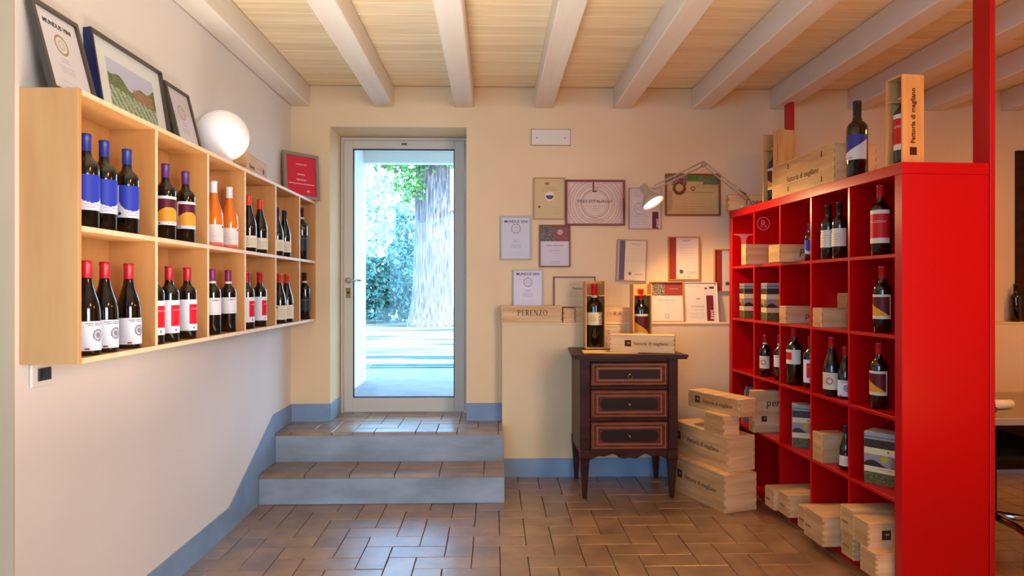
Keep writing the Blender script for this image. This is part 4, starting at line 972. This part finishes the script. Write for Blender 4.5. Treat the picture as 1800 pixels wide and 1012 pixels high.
# ------------------------------------------------------------------ balanced arm lamp clamped to the far end of the rack
LYp = 4.42
def LP(px, py, Y=LYp): return atY(px, py, Y)
base_ = LP(1322, 356, 4.44); jt = LP(1237, 291, LYp); hd = LP(1150, 333, LYp-.03)
lx, ly, _ = rk(.045, .22)
lamp = empty('desk_lamp', (lx, ly, RH), label='grey spring arm lamp with lit bell shade clamped to the rack end', cat='lamp')
o = Vector((lx, ly, RH))
def rel(v): return Vector(v)-o
MB().box(-.05, .02, -.02, .02, .0005, .014, b=.003).build('clamp', M_lamp, lamp); MB().tube([(0, 0, .012), (0, 0, .045)], .009).build('clamp_pin', M_lamp, lamp)
b0 = Vector((0, 0, .04)); j0 = rel(jt); h0 = rel(hd)
for dz_ in (0, .026):
    off = Vector((0, 0, dz_)); offy = Vector((0, .004, 0))
    MB().tube([b0+off+offy, j0+off*1.1], .0045).build('lower_arm', M_lamp, lamp); MB().tube([j0+off*1.1, h0+off+Vector((0, 0, .0))], .0045).build('upper_arm', M_lamp, lamp)
MB().tube([j0+Vector((0, -.014, .005)), j0+Vector((0, .014, .005))], .014, 12).build('elbow_joint', M_lamp, lamp)
MB().tube([b0+Vector((-.02, 0, .05)), b0.lerp(j0, .35)+Vector((0, 0, .03))], .007, 8).build('spring', M_chrome, lamp)
ax = Vector((.42, -.35, -.84)).normalized()
q = ax.to_track_quat('Z', 'Y').to_euler()
hc = LP(1149, 357, LYp-.06)
tipc = rel(hc)-ax*.02
sh = MB().lathe([(.023, -.115), (.025, -.112), (.026, -.05), (.030, -.045), (.052, -.02), (.068, .005), (.076, .03), (.074, .03), (.066, .006), (.05, -.017), (.028, -.04), (.001, -.042)], 32, cap=False)
shade = sh.build('lamp_shade', M_lamp, lamp, rel(hc)-ax*.03, q)
MB().lathe([(.001, -.116), (.023, -.115)], 32, cap=False).build('shade_cap', M_lamp, shade)
MB().lathe([(.001, .012), (.062, .012), (.064, .020), (.001, .022)], 28).build('lit_bulb', M_bulb, shade)
lp = light('desk_lamp_light', 'SPOT', tuple(Vector(hc)+ax*.03), ax.to_track_quat('-Z', 'Y').to_euler(), 36, (1, .64, .28), .05, spot_size=math.radians(150), spot_blend=.5)

# ------------------------------------------------------------------ office corner behind the rack
dk = empty('office_desk', (2.22, 2.98, 0), 0, 'grey topped office desk behind the red rack', 'desk')
MB().box(0, 1.8, 0, .75, .688, .722, b=.003).build('desk_top', M_desk, dk)
for x in (.35, 1.7):
    for y_ in (.06, .66): MB().box(x, x+.05, y_, y_+.05, 0, .688).build('leg', M_grey, dk)
MB().box(.38, 1.72, .68, .70, .30, .688).build('modesty_panel', M_walnut, dk)
pk = empty('catalogue', (2.24, 3.10, .7225), math.radians(8), 'red and white rolled catalogues on the office desk by the rack edge', 'catalogue')
for i in range(4): MB().box(-.0+.004*i, .16, 0, .20, i*.014, i*.014+.012, b=.004).build('booklet', (mat('red_cover', (150, 24, 28), .4, .4), M_white)[i % 2], pk)
MB().tube([(.17, .05, .03), (.30, .06, .025)], .022, 12).build('paper_roll', M_white, pk)
cb = empty('cable_coil', (2.245, 3.02, .7225), 0, 'black coiled cable lying on the front of the office desk', 'cable')
MB().tube([(.045+.05*math.cos(t_*.5), .04+.035*math.sin(t_*.5), .006+.0012*t_) for t_ in range(30)], .0045, 6).build('cable', M_black, cb)
oc = empty('office_chair', (2.62, 3.45, 0), 0, 'dark office chair with chrome star base under the desk', 'chair')
MB().box(-.24, .24, -.24, .24, .44, .52, b=.03).build('seat', M_black, oc); MB().box(-.22, .22, .20, .26, .54, .66, b=.02).build('backrest', M_black, oc)
MB().tube([(0, 0, .12), (0, 0, .44)], .025, 12).build('gas_column', M_black, oc)
for i in range(5):
    a = math.radians(200+72*i); ex, ey = .32*math.cos(a), .32*math.sin(a)
    MB().tube([(0, 0, .125), (ex*.5, ey*.5, .115), (ex, ey, .075)], [.022, .018, .013], 10).build('base_arm', M_chrome, oc)
    cs = MB().tube([(ex-.02, ey, .028), (ex+.02, ey, .028)], .0275, 14).build('caster', M_black, oc)
fc = empty('floor_cable', (2.3, 2.9, 0), 0, 'thin black cable trailing over the floor under the desk', 'cable')
MB().tube([(-.1, -.2, .004), (.1, -.22, .004), (.3, -.18, .004), (.6, .1, .004), (.9, .2, .004)], .004, 6).build('cable', M_black, fc)
bx = empty('storage_box', (2.55, 4.15, 0), 0, 'dark brown storage box on the floor beneath the desk', 'box')
MB().box(0, .5, 0, .4, 0, .38, b=.006).build('body', M_walnut, bx); MB().box(-.006, .506, -.006, .406, .34, .40, b=.004).build('lid', M_walnut2, bx)
wn = struct('window_1', MB().ring(3.79, 4.83, LEDGE, 2.31, .05, YB-.03, YB-.001), M_walnut, label='closed dark shuttered window in the back wall at the far right')
for i in range(2): MB().box(3.842+i*.49, 4.288+i*.49, YB-.02, YB-.004, LEDGE+.05, 2.26, b=.004).build('shutter', M_walnut, wn)
pb = atY(1793, 560, 4.66)
bottle('blank', (pb.x, 4.70, LEDGE+.0005), .27, 0, 'black bottle standing on the ledge at the far right edge', 'bottles on the ledge')
